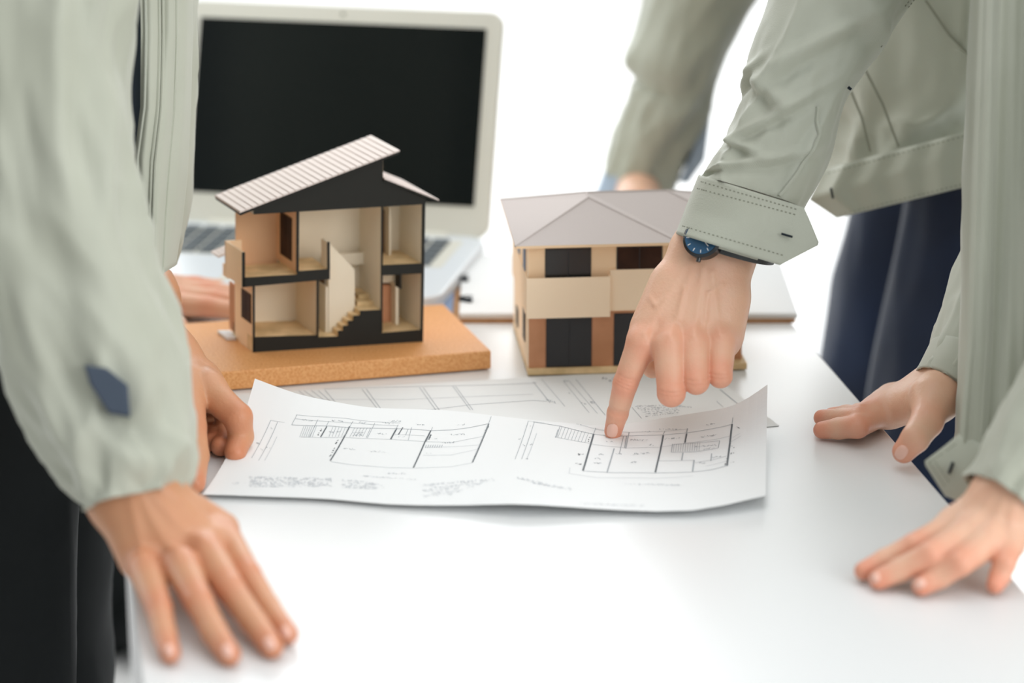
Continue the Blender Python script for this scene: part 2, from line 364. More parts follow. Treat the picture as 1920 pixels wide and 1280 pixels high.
for nm, mb, m_ in (('plan_lines', ink, M_ink), ('plan_wall_lines', dk, M_ink_d), ('plan_notes', ft, M_ink_f)): 
    tag(mb.build(nm, m_, top, recalc=False), kind='stuff')

# under sheet
uc = [T(520, 880), T(1461, 799), T(1318, 690), T(398, 742)]
def under_S(u, v):
    p = (uc[0] * (1 - u) + uc[1] * u) * (1 - v) + (uc[3] * (1 - u) + uc[2] * u) * v
    p = p.copy(); p[2] = TZ + 0.0006; return p
und = thing('section_plan_sheet', T(930, 760), 'flat drawing sheet under the curled plan, reaching below the cork-grained board and the hipped house', 'paper')
V, Fc = grid_mesh(under_S, 10, 6, 0.00025)
mesh('sheet', V, Fc, M_paper2, und)
us = Sheet(under_S); ui, uf = MB(), MB()
U = lambda *p, w=0.0004: us.line(ui, list(p), w, .0002)
U(z7(545, 155), z7(900, 145), z7(1300, 135), z7(1640, 128), z7(1900, 118), z8(340, 120), z8(330, 120), w=.0006)
U(z7(640, 210), z7(1200, 210), z7(1700, 188), z7(1920, 180)); U(z7(800, 245), z7(1030, 266), z7(1340, 268), z7(1560, 240), z7(1920, 215), z8(400, 232), w=.0006)
for a in ((940, 150, 1030, 265), (965, 150, 1050, 265), (1270, 142, 1370, 280), (1290, 142, 1390, 280), (1460, 135, 1560, 270), (1475, 135, 1575, 270), (580, 160, 640, 210), (610, 160, 690, 215), (650, 158, 740, 225), (690, 158, 770, 230), (730, 158, 805, 245)):
    U(z7(a[0], a[1]), z7(a[2], a[3]), w=.0005)
U(z8(320, 115), z8(420, 240), w=.0006); U(z8(370, 100), z8(510, 262)); U(z8(500, 110), z8(655, 300)); U(z8(530, 105), z8(705, 305)); U(z8(575, 100), z8(752, 315), w=.0005)
for (a, b) in (((395, 225), (465, 240)), ((505, 112), (530, 112)), ((610, 240), (640, 245)), ((655, 235), (690, 242)), ((520, 178), (540, 182))): us.scribble(ui, z8(*a), z8(*b), 6, .0007, 2)
us.scribble(uf, z8(735, 98), z8(815, 104), 9, .0012, 3)
U(z8(912, 268), z8(970, 335), w=.0005)
for r in range(6):
    us.scribble(ui, z8(935 + r * 12, 262 + r * 12), z8(1215 - r * 4, 254 + r * 9), 3, .0007, 2.4)
us.scribble(ui, z8(1180, 262), z8(1280, 270), 3, .0006, 2.4)
U(z8(1440, 160), z8(1545, 245), w=.0009); U(z8(1555, 258), z8(1635, 283), w=.0005); U(z8(1420, 232), z8(1460, 266))
tag(ui.build('plan_lines', M_ink, und, recalc=False), kind='stuff'); tag(uf.build('plan_title', M_ink_d, und, recalc=False), kind='stuff')

# ------------------------------------------------------------------ board under the cutaway house
bA, bB = T(430, 734), T(921, 694)
ux = nrm(bB - bA); uy = np.array([-ux[1], ux[0], 0])
# side direction follows the traced right edge
side = T(833, 578, 0.0165) - T(921, 665, 0.0165)
blen = np.linalg.norm(side); uyb = nrm(side)
bL = bA - ux * 0.075
bz0, bz1 = 0.0012, 0.0172
bp = [bL, bB, bB + uyb * blen * 1.02, bL + uyb * blen * 1.02]
bo = thing('cork_grain_board', (bp[0] + bp[2]) / 2, 'thick orange-brown board with a cork-like grain under the cutaway house', 'board')
MB().prism([(p[0], p[1], TZ + bz0) for p in bp], [(p[0], p[1], TZ + bz1) for p in bp]).build('board', M_mdf, bo, bevel=0.0012)

# ------------------------------------------------------------------ cutaway house
BZ = bz1
h0 = T(475, 660, BZ)
fa = math.radians(12.0); ea = math.radians(26.0)
hx = np.array([math.cos(fa), math.sin(fa), 0]); hy = np.array([-math.sin(ea), math.cos(ea), 0])
hn = np.array([-math.sin(fa), math.cos(fa), 0])
def Hf(px, py, t=0.0):           # face point seen at (px, py), pushed t metres into the house
    r = FWD + (px - 960) / F * RT - (py - 640) / F * UP
    s = ((h0 - C) @ hn) / (r @ hn)
    return C + r * s + hy * t
ch = thing('cutaway_house_model', h0, 'cutaway cardboard house model with black section edges and open rooms, on the cork-grained board', 'model house')
def hp(name, poly, t0, t1, m, label=None):
    mb = MB(); mb.prism([Hf(x, y, t0) for x, y in poly], [Hf(x, y, t1) for x, y in poly]); return mb.build(name, m, ch, label=label)
def R_(x0, y0, x1, y1): return [(x0, y0), (x1, y0), (x1, y1), (x0, y1)]
HD = 0.046
# black section faces with the walls and floors behind them
sect = {
 'gable_section': ([(475.6, 401.4), (475.6, 388.8), (717.3, 293), (717.3, 336), (799, 374), (797, 382.4)], M_beige),
 'outer_wall': ([(791.5, 382.6), (797, 382.2), (792.5, 642), (788.5, 642.4)], M_beige),
 'partition_wall': ([(715, 386), (717.6, 386), (716.5, 622), (713.5, 622)], M_beige),
 'upper_slab': ([(717, 497), (791, 493.5), (791, 512), (717, 516)], M_floorwood),
 'foundation': ([(474, 660.5), (474, 632), (596, 628), (596, 632), (634, 630.5), (634, 620), (643, 619.5), (643, 611), (652.5, 610), (652.5, 601.5), (662.5, 601), (662.5, 592), (675, 591), (675, 582.5), (715, 580.5), (715, 624), (790, 618), (790, 642.3)], M_floorwood),
 'balcony_slab': ([(454.4, 538), (454.4, 520.6), (556, 514.8), (558, 508.4), (618, 504), (618, 523)], M_floorwood),
 'stair_post': ([(613.5, 453.8), (617.8, 453.5), (618.2, 506), (614, 506)], M_beige),
 'hall_wall': ([(556, 397), (560.5, 396.8), (559.5, 510), (555.5, 510)], M_peach),
 'balcony_parapet': ([(454.0, 473), (459, 472.8), (459, 538), (454.0, 538)], M_cream),
 'side_wall': ([(473.6, 534.7), (477.3, 534.4), (477.6, 660), (474.2, 660.3)], M_cream),
 'inner_wall': ([(593.8, 525), (597.3, 524.5), (596.6, 631), (593.4, 631)], M_beige),
}
dep = {'balcony_slab': 0.039, 'balcony_parapet': 0.040, 'side_wall': 0.042, 'gable_section': 0.05, 'stair_post': 0.013, 'foundation': 0.05, 'partition_wall': 0.05, 'hall_wall': .047}
for k, (poly, m) in sect.items():
    d_ = dep.get(k, HD)
    if k == 'hall_wall':
        hp(k, poly, 0.0006, d_, M_peach)
    elif k == 'foundation':
        hp(k, poly, 0.0006, 0.013, M_floorwood)
        hp('ground_floor', [(476, 632), (596, 628), (596, 632), (715, 628), (715, 624), (790, 618), (790, 642), (476, 660)], 0.013, d_, M_floorwood)
    else: hp(k, poly, 0.0006, d_, m)
    hp('section_edge', poly, -0.0008, 0.0006, M_black, 'black painted cut edge')
# back walls
hp('back_wall', R_(598, 384, 797, 640), 0.046, 0.048, M_beige)
hp('back_wall', [(560, 396), (600, 394), (600, 640), (478, 655), (478, 530), (560, 512)], 0.046, 0.048, M_beige)
hp('balcony_back_wall', R_(479, 399, 557, 522), 0.045, 0.047, M_peach)
hp('parapet_return', [(454.0, 473), (484, 471), (484, 537), (454.0, 538)], 0.038, 0.0405, M_cream)
# entrance recess at the left rear and its step
hp('entrance_wall', R_(476, 560, 479, 650), 0.042, 0.058, M_brown)
hp('entrance_beam', R_(459, 522, 477, 545), 0.0405, 0.052, M_cream)
hp('entrance_floor', [(466, 656), (480, 656), (480, 661), (466, 661)], 0.040, 0.062, M_white)
hp('doorstep', [(455, 655), (472, 655), (472, 660.5), (455, 660.5)], 0.037, 0.060, M_white)
# balcony window and ground floor window
def side_window(x, y0, y1, t0, t1, m_f):
    f = hp('window', R_(x - 0.8, y0, x + 0.3, y1), t0, t1, m_f)
    tm = (t0 + t1) / 2
    for a, b in ((t0 + 0.0008, tm - 0.0004), (tm + 0.0004, t1 - 0.0008)):
        mb = MB(); pl = R_(x - 1.6, y0 + 2, x - 0.8, y1 - 2)
        mb.prism([Hf(px, py, a) for px, py in pl], [Hf(px, py, b) for px, py in pl]).build('pane', M_wind, f)
side_window(556, 414, 495.5, 0.0095, 0.036, M_doorw)
side_window(473.8, 553.5, 609, 0.003, 0.0255, M_doorw)
# hall recess, void behind the stairs
hp('closet_panel', R_(563, 396, 566, 512), 0.020, 0.046, M_beige)
hp('closet_panel', R_(592, 394, 594, 508), 0.040, 0.046, M_beige)
hp('stair_wall', [(627, 461), (676, 512), (676, 586), (664, 600), (645, 622), (641, 631), (627, 631)], 0.0125, 0.0155, M_beige)
hp('stair_rail', [(646, 497), (714, 493), (714, 515), (646, 518)], 0.036, 0.038, M_beige)
hp('landing', [(676, 583), (715, 581), (715, 600), (676, 600)], 0.0135, 0.046, M_floorwood)
hp('stair_tread', [(684, 575), (715, 573.5), (715, 582), (684, 583)], 0.016, 0.046, M_floorwood)
hp('stair_tread', [(694, 567), (715, 565.5), (715, 575), (694, 576)], 0.024, 0.046, M_floorwood)
hp('stair_panel', R_(714, 520, 717, 582), 0.01, 0.046, M_beige)
# doors
hp('door', R_(618, 543, 640, 632), 0.036, 0.040, M_doorw); hp('door_jamb', R_(622, 545, 626, 632), 0.013, 0.040, M_beige)
hp('door_header', R_(596, 525, 627, 540), 0.030, 0.034, M_beige)
hp('door', R_(738, 415, 758, 500), 0.040, 0.0445, M_doorw); hp('door_jamb', R_(757, 405, 760, 500), 0.030, 0.046, M_beige)
hp('door', R_(735, 552, 762, 630), 0.030, 0.040, M_brown); hp('door_jamb', R_(760, 545, 765, 630), 0.020, 0.046, M_beige)
hp('room_header', R_(719, 518, 764, 548), 0.032, 0.036, M_beige)
hp('hanging_fin', R_(749.7, 515, 752.5, 541), -0.0006, 0.010, M_black, 'short black fin hanging from the slab')
# roofs
def roof_px(s, dy=0.0): return (446 + (746 - 446) * s, 397 + (281.5 - 397) * s + dy)
a0, a1 = roof_px(0), roof_px(1)
hp('roof_panel', [(a0[0], a0[1]), (a1[0], a1[1]), (a1[0], a1[1] + 5), (a1[0] - 28, a1[1] + 16), (a0[0] + 2, a0[1] + 5)], -0.0035, 0.0545, M_black, 'dark underside of the main roof')
NR_ = 26
hp('roof_deck', [(a0[0], a0[1] + .4), (a1[0], a1[1] + .4), (a1[0], a1[1] - 1.6), (a0[0], a0[1] - 2.2)], -0.0041, 0.0548, M_roofd)
hp('roof_deck', [(717.3, 334.2), (820, 374.7), (820, 372.8), (717.3, 332.2)], -0.0033, 0.0722, M_roofd)
for i in range(NR_):
    s0, s1 = i / NR_ + 0.0025, (i + 1) / NR_ - 0.0025
    p0, p1 = roof_px(s0), roof_px(s1)
    hp('roof_slat', [(p0[0], p0[1] + .2), (p1[0], p1[1] + .2), (p1[0], p1[1] - 2.6), (p0[0], p0[1] - 3.4)], -0.0042, 0.055, M_roofp)
hp('lower_roof_panel', [(717.3, 334), (820, 374.5), (820, 378.5), (717.3, 338.5)], -0.003, 0.072, M_black, 'dark underside of the small roof')
for i in range(9):
    s0, s1 = i / 9 + 0.004, (i + 1) / 9 - 0.004
    hp('roof_slat', [(717.3 + 103 * s0, 334 + 40.5 * s0), (717.3 + 103 * s1, 334 + 40.5 * s1), (717.3 + 103 * s1, 331.8 + 40.5 * s1), (717.3 + 103 * s0, 331.4 + 40.5 * s0)], -0.0035, 0.0725, M_roofp)
hp('roof_riser', [(716, 293), (718.2, 293), (718.2, 336), (716, 336)], 0.0, 0.05, M_cream)
# small porch roof behind the parapet
for i in range(4):
    hp('porch_slat', [(446 + i * 8, 509 + -i * 3.2), (453.3 + i * 8, 506 - i * 3.2), (453.3 + i * 8, 503 - i * 3.2), (446 + i * 8, 506 - i * 3.2)], 0.046, 0.064, M_roofp)

# ------------------------------------------------------------------ hipped house
g0 = T(991, 704, 0.0)
ga = math.radians(5.0)
gx = np.array([math.cos(ga), math.sin(ga), 0]); gy = np.array([-math.sin(ga), math.cos(ga), 0])
def G(x, y, z): return g0 + gx * x * .001 + gy * y * .001 + np.array([0, 0, z * .001 + 0.0012])
hh = thing('hipped_house_model', g0, 'cream and brown house model with a grey hipped roof, standing behind the pointing hand', 'model house')
def gb(name, x0, x1, y0, y1, z0, z1, m, parent=None, bevel=0, label=None):
    return MB().box(G, x0, x1, y0, y1, z0, z1).build(name, m, parent or hh, bevel=bevel, label=label)
gb('base_plate', -1, 183, -3, 133, 0, 5.5, M_floorwood, bevel=.0003)
def gpoly(name, pts, z0, z1, m, label=None):
    return MB().prism([G(x, y, z0) for x, y in pts], [G(x, y, z1) for x, y in pts]).build(name, m, hh, label=label)
foot = [(0, 0), (114, 0), (114, 8), (180, 8), (180, 131), (0, 131)]
gpoly('lower_storey', foot, 5.5, 53, M_brown, 'brown lower walls')
gpoly('upper_storey', foot, 53, 111, M_cream, 'cream upper walls')
gb('side_band', -2.2, 0, 0, 131, 50, 84, M_cream2)
# the left side wall is faced with pale card
gb('side_facing', -0.8, 0, 0, 131, 5.5, 110, M_cream2)
# balcony
gb('balcony_parapet', -2.5, 67, -6.5, -5, 50, 84.5, M_cream2, bevel=.0003)
gb('balcony_floor', -2.5, 67, -5, 0, 50, 53, M_cream2)
gb('parapet_return', 65.5, 67, -5, 0, 50, 84.5, M_cream2); gb('parapet_return', -2.5, -1, -5, 0, 50, 84.5, M_cream2)
gb('spandrel_panel', 67, 122, -2, 0, 54, 89, M_cream2, bevel=.0003)
gb('spandrel_panel', 122, 180.6, 6.5, 8, 54, 89, M_cream2)
def gwin(x0, x1, z0, z1, y, m):
    f = gb('window', x0, x1, y - 0.9, y, z0, z1, M_glass2)
    xm = (x0 + x1) / 2
    gb('pane', x0 + 1, xm - .5, y - 1.3, y - .9, z0 + 1, z1 - 1, m, f); gb('pane', xm + .5, x1 - 1, y - 1.3, y - .9, z0 + 1, z1 - 1, m, f)
gwin(13.5, 51.5, 77, 108, 0, M_glass); gwin(72.5, 110.5, 85.5, 111 - 3, 0, M_wind)
gwin(14.5, 52.5, 6, 50.5, 0, M_glass2); gwin(71, 108, 6, 51, 0, M_glass2)
gwin(128, 160, 80, 106, 8, M_glass); gwin(126, 160, 6, 50, 8, M_glass2)
for (y0, z0, z1) in ((18, 78, 106), (70, 78, 104), (20, 22, 48), (85, 14, 30)):
    f = MB().box(G, -1.7, -0.8, y0, y0 + 16, z0, z1).build('window', M_bluef if z0 > 50 else M_glass2, hh)
# roof
ZE = 111
gb('soffit', -12, 123, -10, 143, ZE, ZE + 2.4, M_cream, bevel=.0002)
gb('soffit', 123, 194, 2, 143, ZE, ZE + 2.4, M_cream, bevel=.0002)
zr = ZE + 2.4
FLc, FRc, Vc, MRc, BRc, BLc = (-12, -10), (123, -10), (123, 2), (194, 2), (194, 143), (-12, 143)
A1, B1, B2 = (55.5, 57.5, zr + 22), (55.5, 72.5, zr + 22.8), (123.5, 72.5, zr + 22.8)
def tri(name, pts):
    top_ = [G(*(p if len(p) == 3 else (p[0], p[1], zr))) for p in pts]
    n_ = nrm(np.cross(top_[1] - top_[0], top_[2] - top_[0])); n_ = n_ if n_[2] > 0 else -n_
    return MB().prism(top_, [p - n_ * 0.0012 for p in top_]).build(name, M_roofg, hh)
tri('roof_plane', [FLc, FRc, A1]); tri('roof_plane', [FRc, Vc, B1, A1]); tri('roof_plane', [Vc, MRc, B2, B1])
tri('roof_plane', [MRc, BRc, B2]); tri('roof_plane', [BRc, BLc, B1, B2]); tri('roof_plane', [BLc, FLc, A1, B1])
def cap(a, b, r=0.0009):
    pa, pb = [G(*(p if len(p) == 3 else (p[0], p[1], zr))) for p in (a, b)]
    MB().tube([pa, pb], r, 6).build('ridge_cap', M_roofg, hh)
for a, b in ((FLc, A1), (FRc, A1), (A1, B1), (B1, B2), (B2, MRc), (B2, BRc), (B1, BLc)): cap(a, b)

# ------------------------------------------------------------------ laptop
la = math.radians(-12.0)
lx = np.array([math.cos(la), math.sin(la), 0]); ly = np.array([-math.sin(la), math.cos(la), 0])
l0 = T(914, 457, 0.012)          # right end of the hinge
LW, LD = 0.318, 0.205
def LP(x, y, z): return np.array([l0[0], l0[1], TZ]) + lx * (x - LW) + ly * y + np.array([0, 0, z])
lp = thing('laptop', LP(LW / 2, -.1, 0.0), 'open ivory laptop with a blank dark screen behind the cutaway house', 'laptop')
def rrect(x0, x1, y0, y1, r, n=6):
    pts = []
    for cx, cy, a0_ in ((x1 - r, y1 - r, 0), (x0 + r, y1 - r, 90), (x0 + r, y0 + r, 180), (x1 - r, y0 + r, 270)):
        for k in range(n + 1):
            a = math.radians(a0_ + 90 * k / n); pts.append((cx + r * math.cos(a), cy + r * math.sin(a)))
    return pts
def lprism(name, pts, z0, z1, m, parent=lp, bevel=0, frame=LP, **k):
    return MB().prism([frame(x, y, z0) for x, y in pts], [frame(x, y, z1) for x, y in pts]).build(name, m, parent, bevel=bevel, **k)
kb = lprism('keyboard_base', rrect(0, LW, -LD, 0.006, 0.022), 0.003, 0.017, M_lapb, bevel=.002)
for x in (.03, LW - .03):
    for y in (-.18, -.02): lprism('rubber_foot', rrect(x - .006, x + .006, y - .006, y + .006, .004, 3), 0.0, 0.003, M_dark)
well = lprism('keyboard_well', rrect(0.02, LW - .02, -.108, -.014, .004), 0.017, 0.0174, M_lap)
kme = None
for r in range(5):
    for c in range(14):
        x = 0.024 + c * 0.0189; y = -.0320 - r * 0.0182
        if kme is None:
            mb = MB(); mb.prism([LP(px, py, .0174) for px, py in rrect(x, x + .0165, y, y + .0155, .002, 2)], [LP(px, py, .0196) for px, py in rrect(x + .001, x + .0155, y + .001, y + .0145, .002, 2)])
            ko = mb.build('key', M_key, kb); kme = (ko, x, y)
        else:
            o = kme[0].copy(); COL.objects.link(o); o.parent = kb
            dd = lx * (x - kme[1]) + ly * (y - kme[2]); o.location = dd
lprism('trackpad', rrect(LW / 2 - .05, LW / 2 + .05, -.188, -.122, .004), 0.017, 0.0174, M_lap)
# lid in its own tilted frame
th = math.radians(20)
LH = 0.218
def LL(x, s, n): return LP(x, 0.003, 0.016) + (ly * math.sin(th) + np.array([0, 0, math.cos(th)])) * s + (ly * math.cos(th) - np.array([0, 0, math.sin(th)])) * n
lid = lprism('lid', rrect(0.0, LW, 0, LH, 0.014), 0.0, 0.009, M_lap, bevel=.0018, frame=LL)
lprism('screen', rrect(0.016, LW - .016, 0.030, LH - .017, .001, 2), -0.0008, 0.0002, M_screen, lid, frame=LL)
lprism('webcam', rrect(LW / 2 - .002, LW / 2 + .002, LH - .010, LH - .007, .001, 3), -0.0006, 0.0, M_stitch, lid, frame=LL)
MB().tube([LP(.04, .003, .014), LP(LW - .04, .003, .014)], .006, 12).build('hinge', M_lap, lp, smooth=False)

# ------------------------------------------------------------------ papers on a clipboard behind the hipped house
c0, c1 = T(848, 606), T(1492, 606)
cx_ = nrm(c1 - c0); cy_ = np.array([-cx_[1], cx_[0], 0]); CL = np.linalg.norm(c1 - c0)
cs = nrm(T(1447, 518) - c1) - nrm(T(840, 505) - c0); 
def K(x, y, z): return c0 + cx_ * x + cy_ * y + np.array([-0.0 * y, 0, z])
cb = thing('clipboard', K(CL / 2, .1, 0), 'brown clipboard with white papers behind the hipped house', 'clipboard')
MB().box(K, 0.0, CL, 0, .20, 0, .0035).build('backing_board', M_clipb, cb, bevel=.0006)
MB().box(K, 0.006, CL + .002, 0.002, .196, .0035, .0085).build('paper_stack', M_paper, cb, bevel=.0006)
fo = tag(MB().box(K, -0.016, .0, 0.012, .17, .0006, .006).build('blue_folder', M_bluef, None, loc=None), 'narrow blue folder edge poking out beside the clipboard', 'folder')
for i, (px, py, lab) in enumerate(((866, 524, 'small dark binder clip on the white papers, the one farther back'), (873, 563, 'small dark binder clip on the white papers, the one nearer the board'))):
    q = T(px, py, 0.0095)
    bc = thing('binder_clip', q, lab, 'clip', 'binder clips on the papers')
    e = np.array([.9, -.45, 0]); f_ = np.array([.45, .9, 0])
    BK = lambda x, y, z: q + (e * x + f_ * y + np.array([0, 0, z])) * .7
    MB().prism([BK(-.009, -.0035, -.001), BK(-.009, .0035, -.001), BK(-.009, 0, .0045)], [BK(.009, -.0035, -.001), BK(.009, .0035, -.001), BK(.009, 0, .0045)]).build('body', M_hole, bc)
    MB().tube([BK(-.006, 0, .0045), BK(-.004, .012, .003), BK(.004, .012, .003), BK(.006, 0, .0045)], .0006, 6).build('wire_handle', M_steel, bc)

# ------------------------------------------------------------------ implicit surfaces for bodies and hands
CORN = np.array([(i, j, k) for i in (0, 1) for j in (0, 1) for k in (0, 1)])
EDG = [(a, b) for a in range(8) for b in range(a + 1, 8) if np.abs(CORN[a] - CORN[b]).sum() == 1]
def nets(Fd, org, h):
    neg = Fd < 0
    s = [neg[c[0]:neg.shape[0] - 1 + c[0], c[1]:neg.shape[1] - 1 + c[1], c[2]:neg.shape[2] - 1 + c[2]] for c in CORN]
    anyv = s[0].copy(); allv = s[0].copy()
    for q in s[1:]: anyv |= q; allv &= q
    act = anyv & ~allv
    idx = np.argwhere(act); acc = np.zeros((len(idx), 3)); cnt = np.zeros(len(idx))
    for a, b in EDG:
        A = idx + CORN[a]; B = idx + CORN[b]
        va = Fd[A[:, 0], A[:, 1], A[:, 2]]; vb = Fd[B[:, 0], B[:, 1], B[:, 2]]
        m = (va < 0) != (vb < 0); t = np.zeros(len(idx)); t[m] = va[m] / (va[m] - vb[m])
        acc[m] += (CORN[a] + t[:, None] * (CORN[b] - CORN[a]))[m]; cnt[m] += 1
    V = org + (idx + acc / cnt[:, None]) * h
    ids = -np.ones(act.shape, int); ids[act] = np.arange(len(idx))
    Fs = []
    for ax in range(3):
        o1, o2 = [(1, 2), (2, 0), (0, 1)][ax]
        sl0 = [slice(None)] * 3; sl1 = [slice(None)] * 3; sl0[ax] = slice(0, -1); sl1[ax] = slice(1, None)
        n0, n1 = neg[tuple(sl0)], neg[tuple(sl1)]; ch_ = np.argwhere(n0 != n1)
        ok = (ch_[:, o1] > 0) & (ch_[:, o2] > 0) & (ch_[:, o1] < act.shape[o1]) & (ch_[:, o2] < act.shape[o2]); ch_ = ch_[ok]
        e1 = np.zeros(3, int); e1[o1] = 1; e2 = np.zeros(3, int); e2[o2] = 1
        q = [ch_ - e1 - e2, ch_ - e2, ch_, ch_ - e1]
        Q = np.stack([ids[x[:, 0], x[:, 1], x[:, 2]] for x in q], 1)
        fl_ = n0[ch_[:, 0], ch_[:, 1], ch_[:, 2]]; Q[~fl_] = Q[~fl_][:, ::-1]
        Fs.append(Q[(Q >= 0).all(1)])
    return V, np.concatenate(Fs)
def cone(X, a, b, ra, rb, flat=None):
    a = np.asarray(a, np.float32); b = np.asarray(b, np.float32); ab = b - a; L2 = float(ab @ ab) + 1e-12
    q = X - a; t = np.clip(q @ ab / L2, 0, 1); r = q - t[..., None] * ab
    if flat is not None:         # flat: (direction, factor) squeezes the section along a direction
        n, k = flat; n = np.asarray(n, np.float32); c_ = r @ n; r = r + (c_ * (1 / k - 1))[..., None] * n
    return np.sqrt((r * r).sum(-1)) - (ra + (rb - ra) * t)
def smin(a, b, k):
    h = np.clip(0.5 + 0.5 * (b - a) / k, 0, 1); return b + (a - b) * h - k * h * (1 - h)
def field_grid(lo, hi, h):
    n = np.ceil((np.array(hi) - np.array(lo)) / h).astype(int) + 1
    ax = [lo[i] + h * np.arange(n[i]) for i in range(3)]
    return np.stack(np.meshgrid(*ax, indexing='ij'), -1).astype(np.float32)

def hand_mesh(fingers, palm, h=0.0016, flush=(), tendons=(), grooves=(), kf=0.010):
    """fingers: list of joint lists [(point, radius), ...]; palm: list of (a, b, ra, rb)"""
    pts = [p for f in fingers for p, r in f] + [q for pr in palm for q in pr[:2]]
    lo = np.min(pts, 0) - 0.036; hi = np.max(pts, 0) + 0.036
    X = field_grid(lo, hi, h); pal = None
    for pr in palm:
        d = cone(X, *pr); pal = d if pal is None else smin(pal, d, 0.012)
    fin = None
    for f in fingers:
        ff = None
        for (p0, r0), (p1, r1) in zip(f[:-1], f[1:]):
            d = cone(X, p0, p1, r0, r1); ff = d if ff is None else smin(ff, d, 0.0022)
        fin = ff if fin is None else smin(fin, ff, 0.0010)
    tot = smin(pal, fin, kf)
    for p, ax, dep_, sg in grooves:
        q = X - np.asarray(p, np.float32); s_ = q @ np.asarray(nrm(ax), np.float32); rr = (q * q).sum(-1)
        tot = tot + dep_ * np.exp(-(s_ / sg) ** 2 - rr / (0.011 ** 2))
    for a, b, amp, sg, n_ in tendons:
        n_ = nrm(n_).astype(np.float32); a = np.asarray(a, np.float32); b = np.asarray(b, np.float32)
        ab = b - a; ab = ab - n_ * (ab @ n_); q = X - a; z_ = q @ n_; q = q - z_[..., None] * n_
        t_ = np.clip(q @ ab / float(ab @ ab), 0, 1); r_ = q - t_[..., None] * ab
        tot = tot - amp * np.exp(-(r_ * r_).sum(-1) / sg ** 2) / (1 + np.exp(-(z_ - .004) / .003))
    V, Fq = nets(tot, lo, h)
    fl_ = np.zeros(len(V))
    for p, r, a in flush:
        d = np.linalg.norm(V - p, axis=1); fl_ = np.maximum(fl_, a * np.exp(-(d / r) ** 2))
    return V, Fq, fl_
def join_body(name, chunks, m, parent):
    V = []; Fc = []; fl_ = []; n = 0
    for v, f, a in chunks: V.append(v); Fc.append(f + n); fl_.append(a); n += len(v)
    V = np.concatenate(V); Fc = np.concatenate(Fc); fl_ = np.concatenate(fl_)
    o = mesh(name, V, Fc, m, parent, smooth=True, recalc=False)
    at = o.data.attributes.new('flush', 'FLOAT', 'POINT'); at.data.foreach_set('value', fl_.astype(np.float32))
    return o
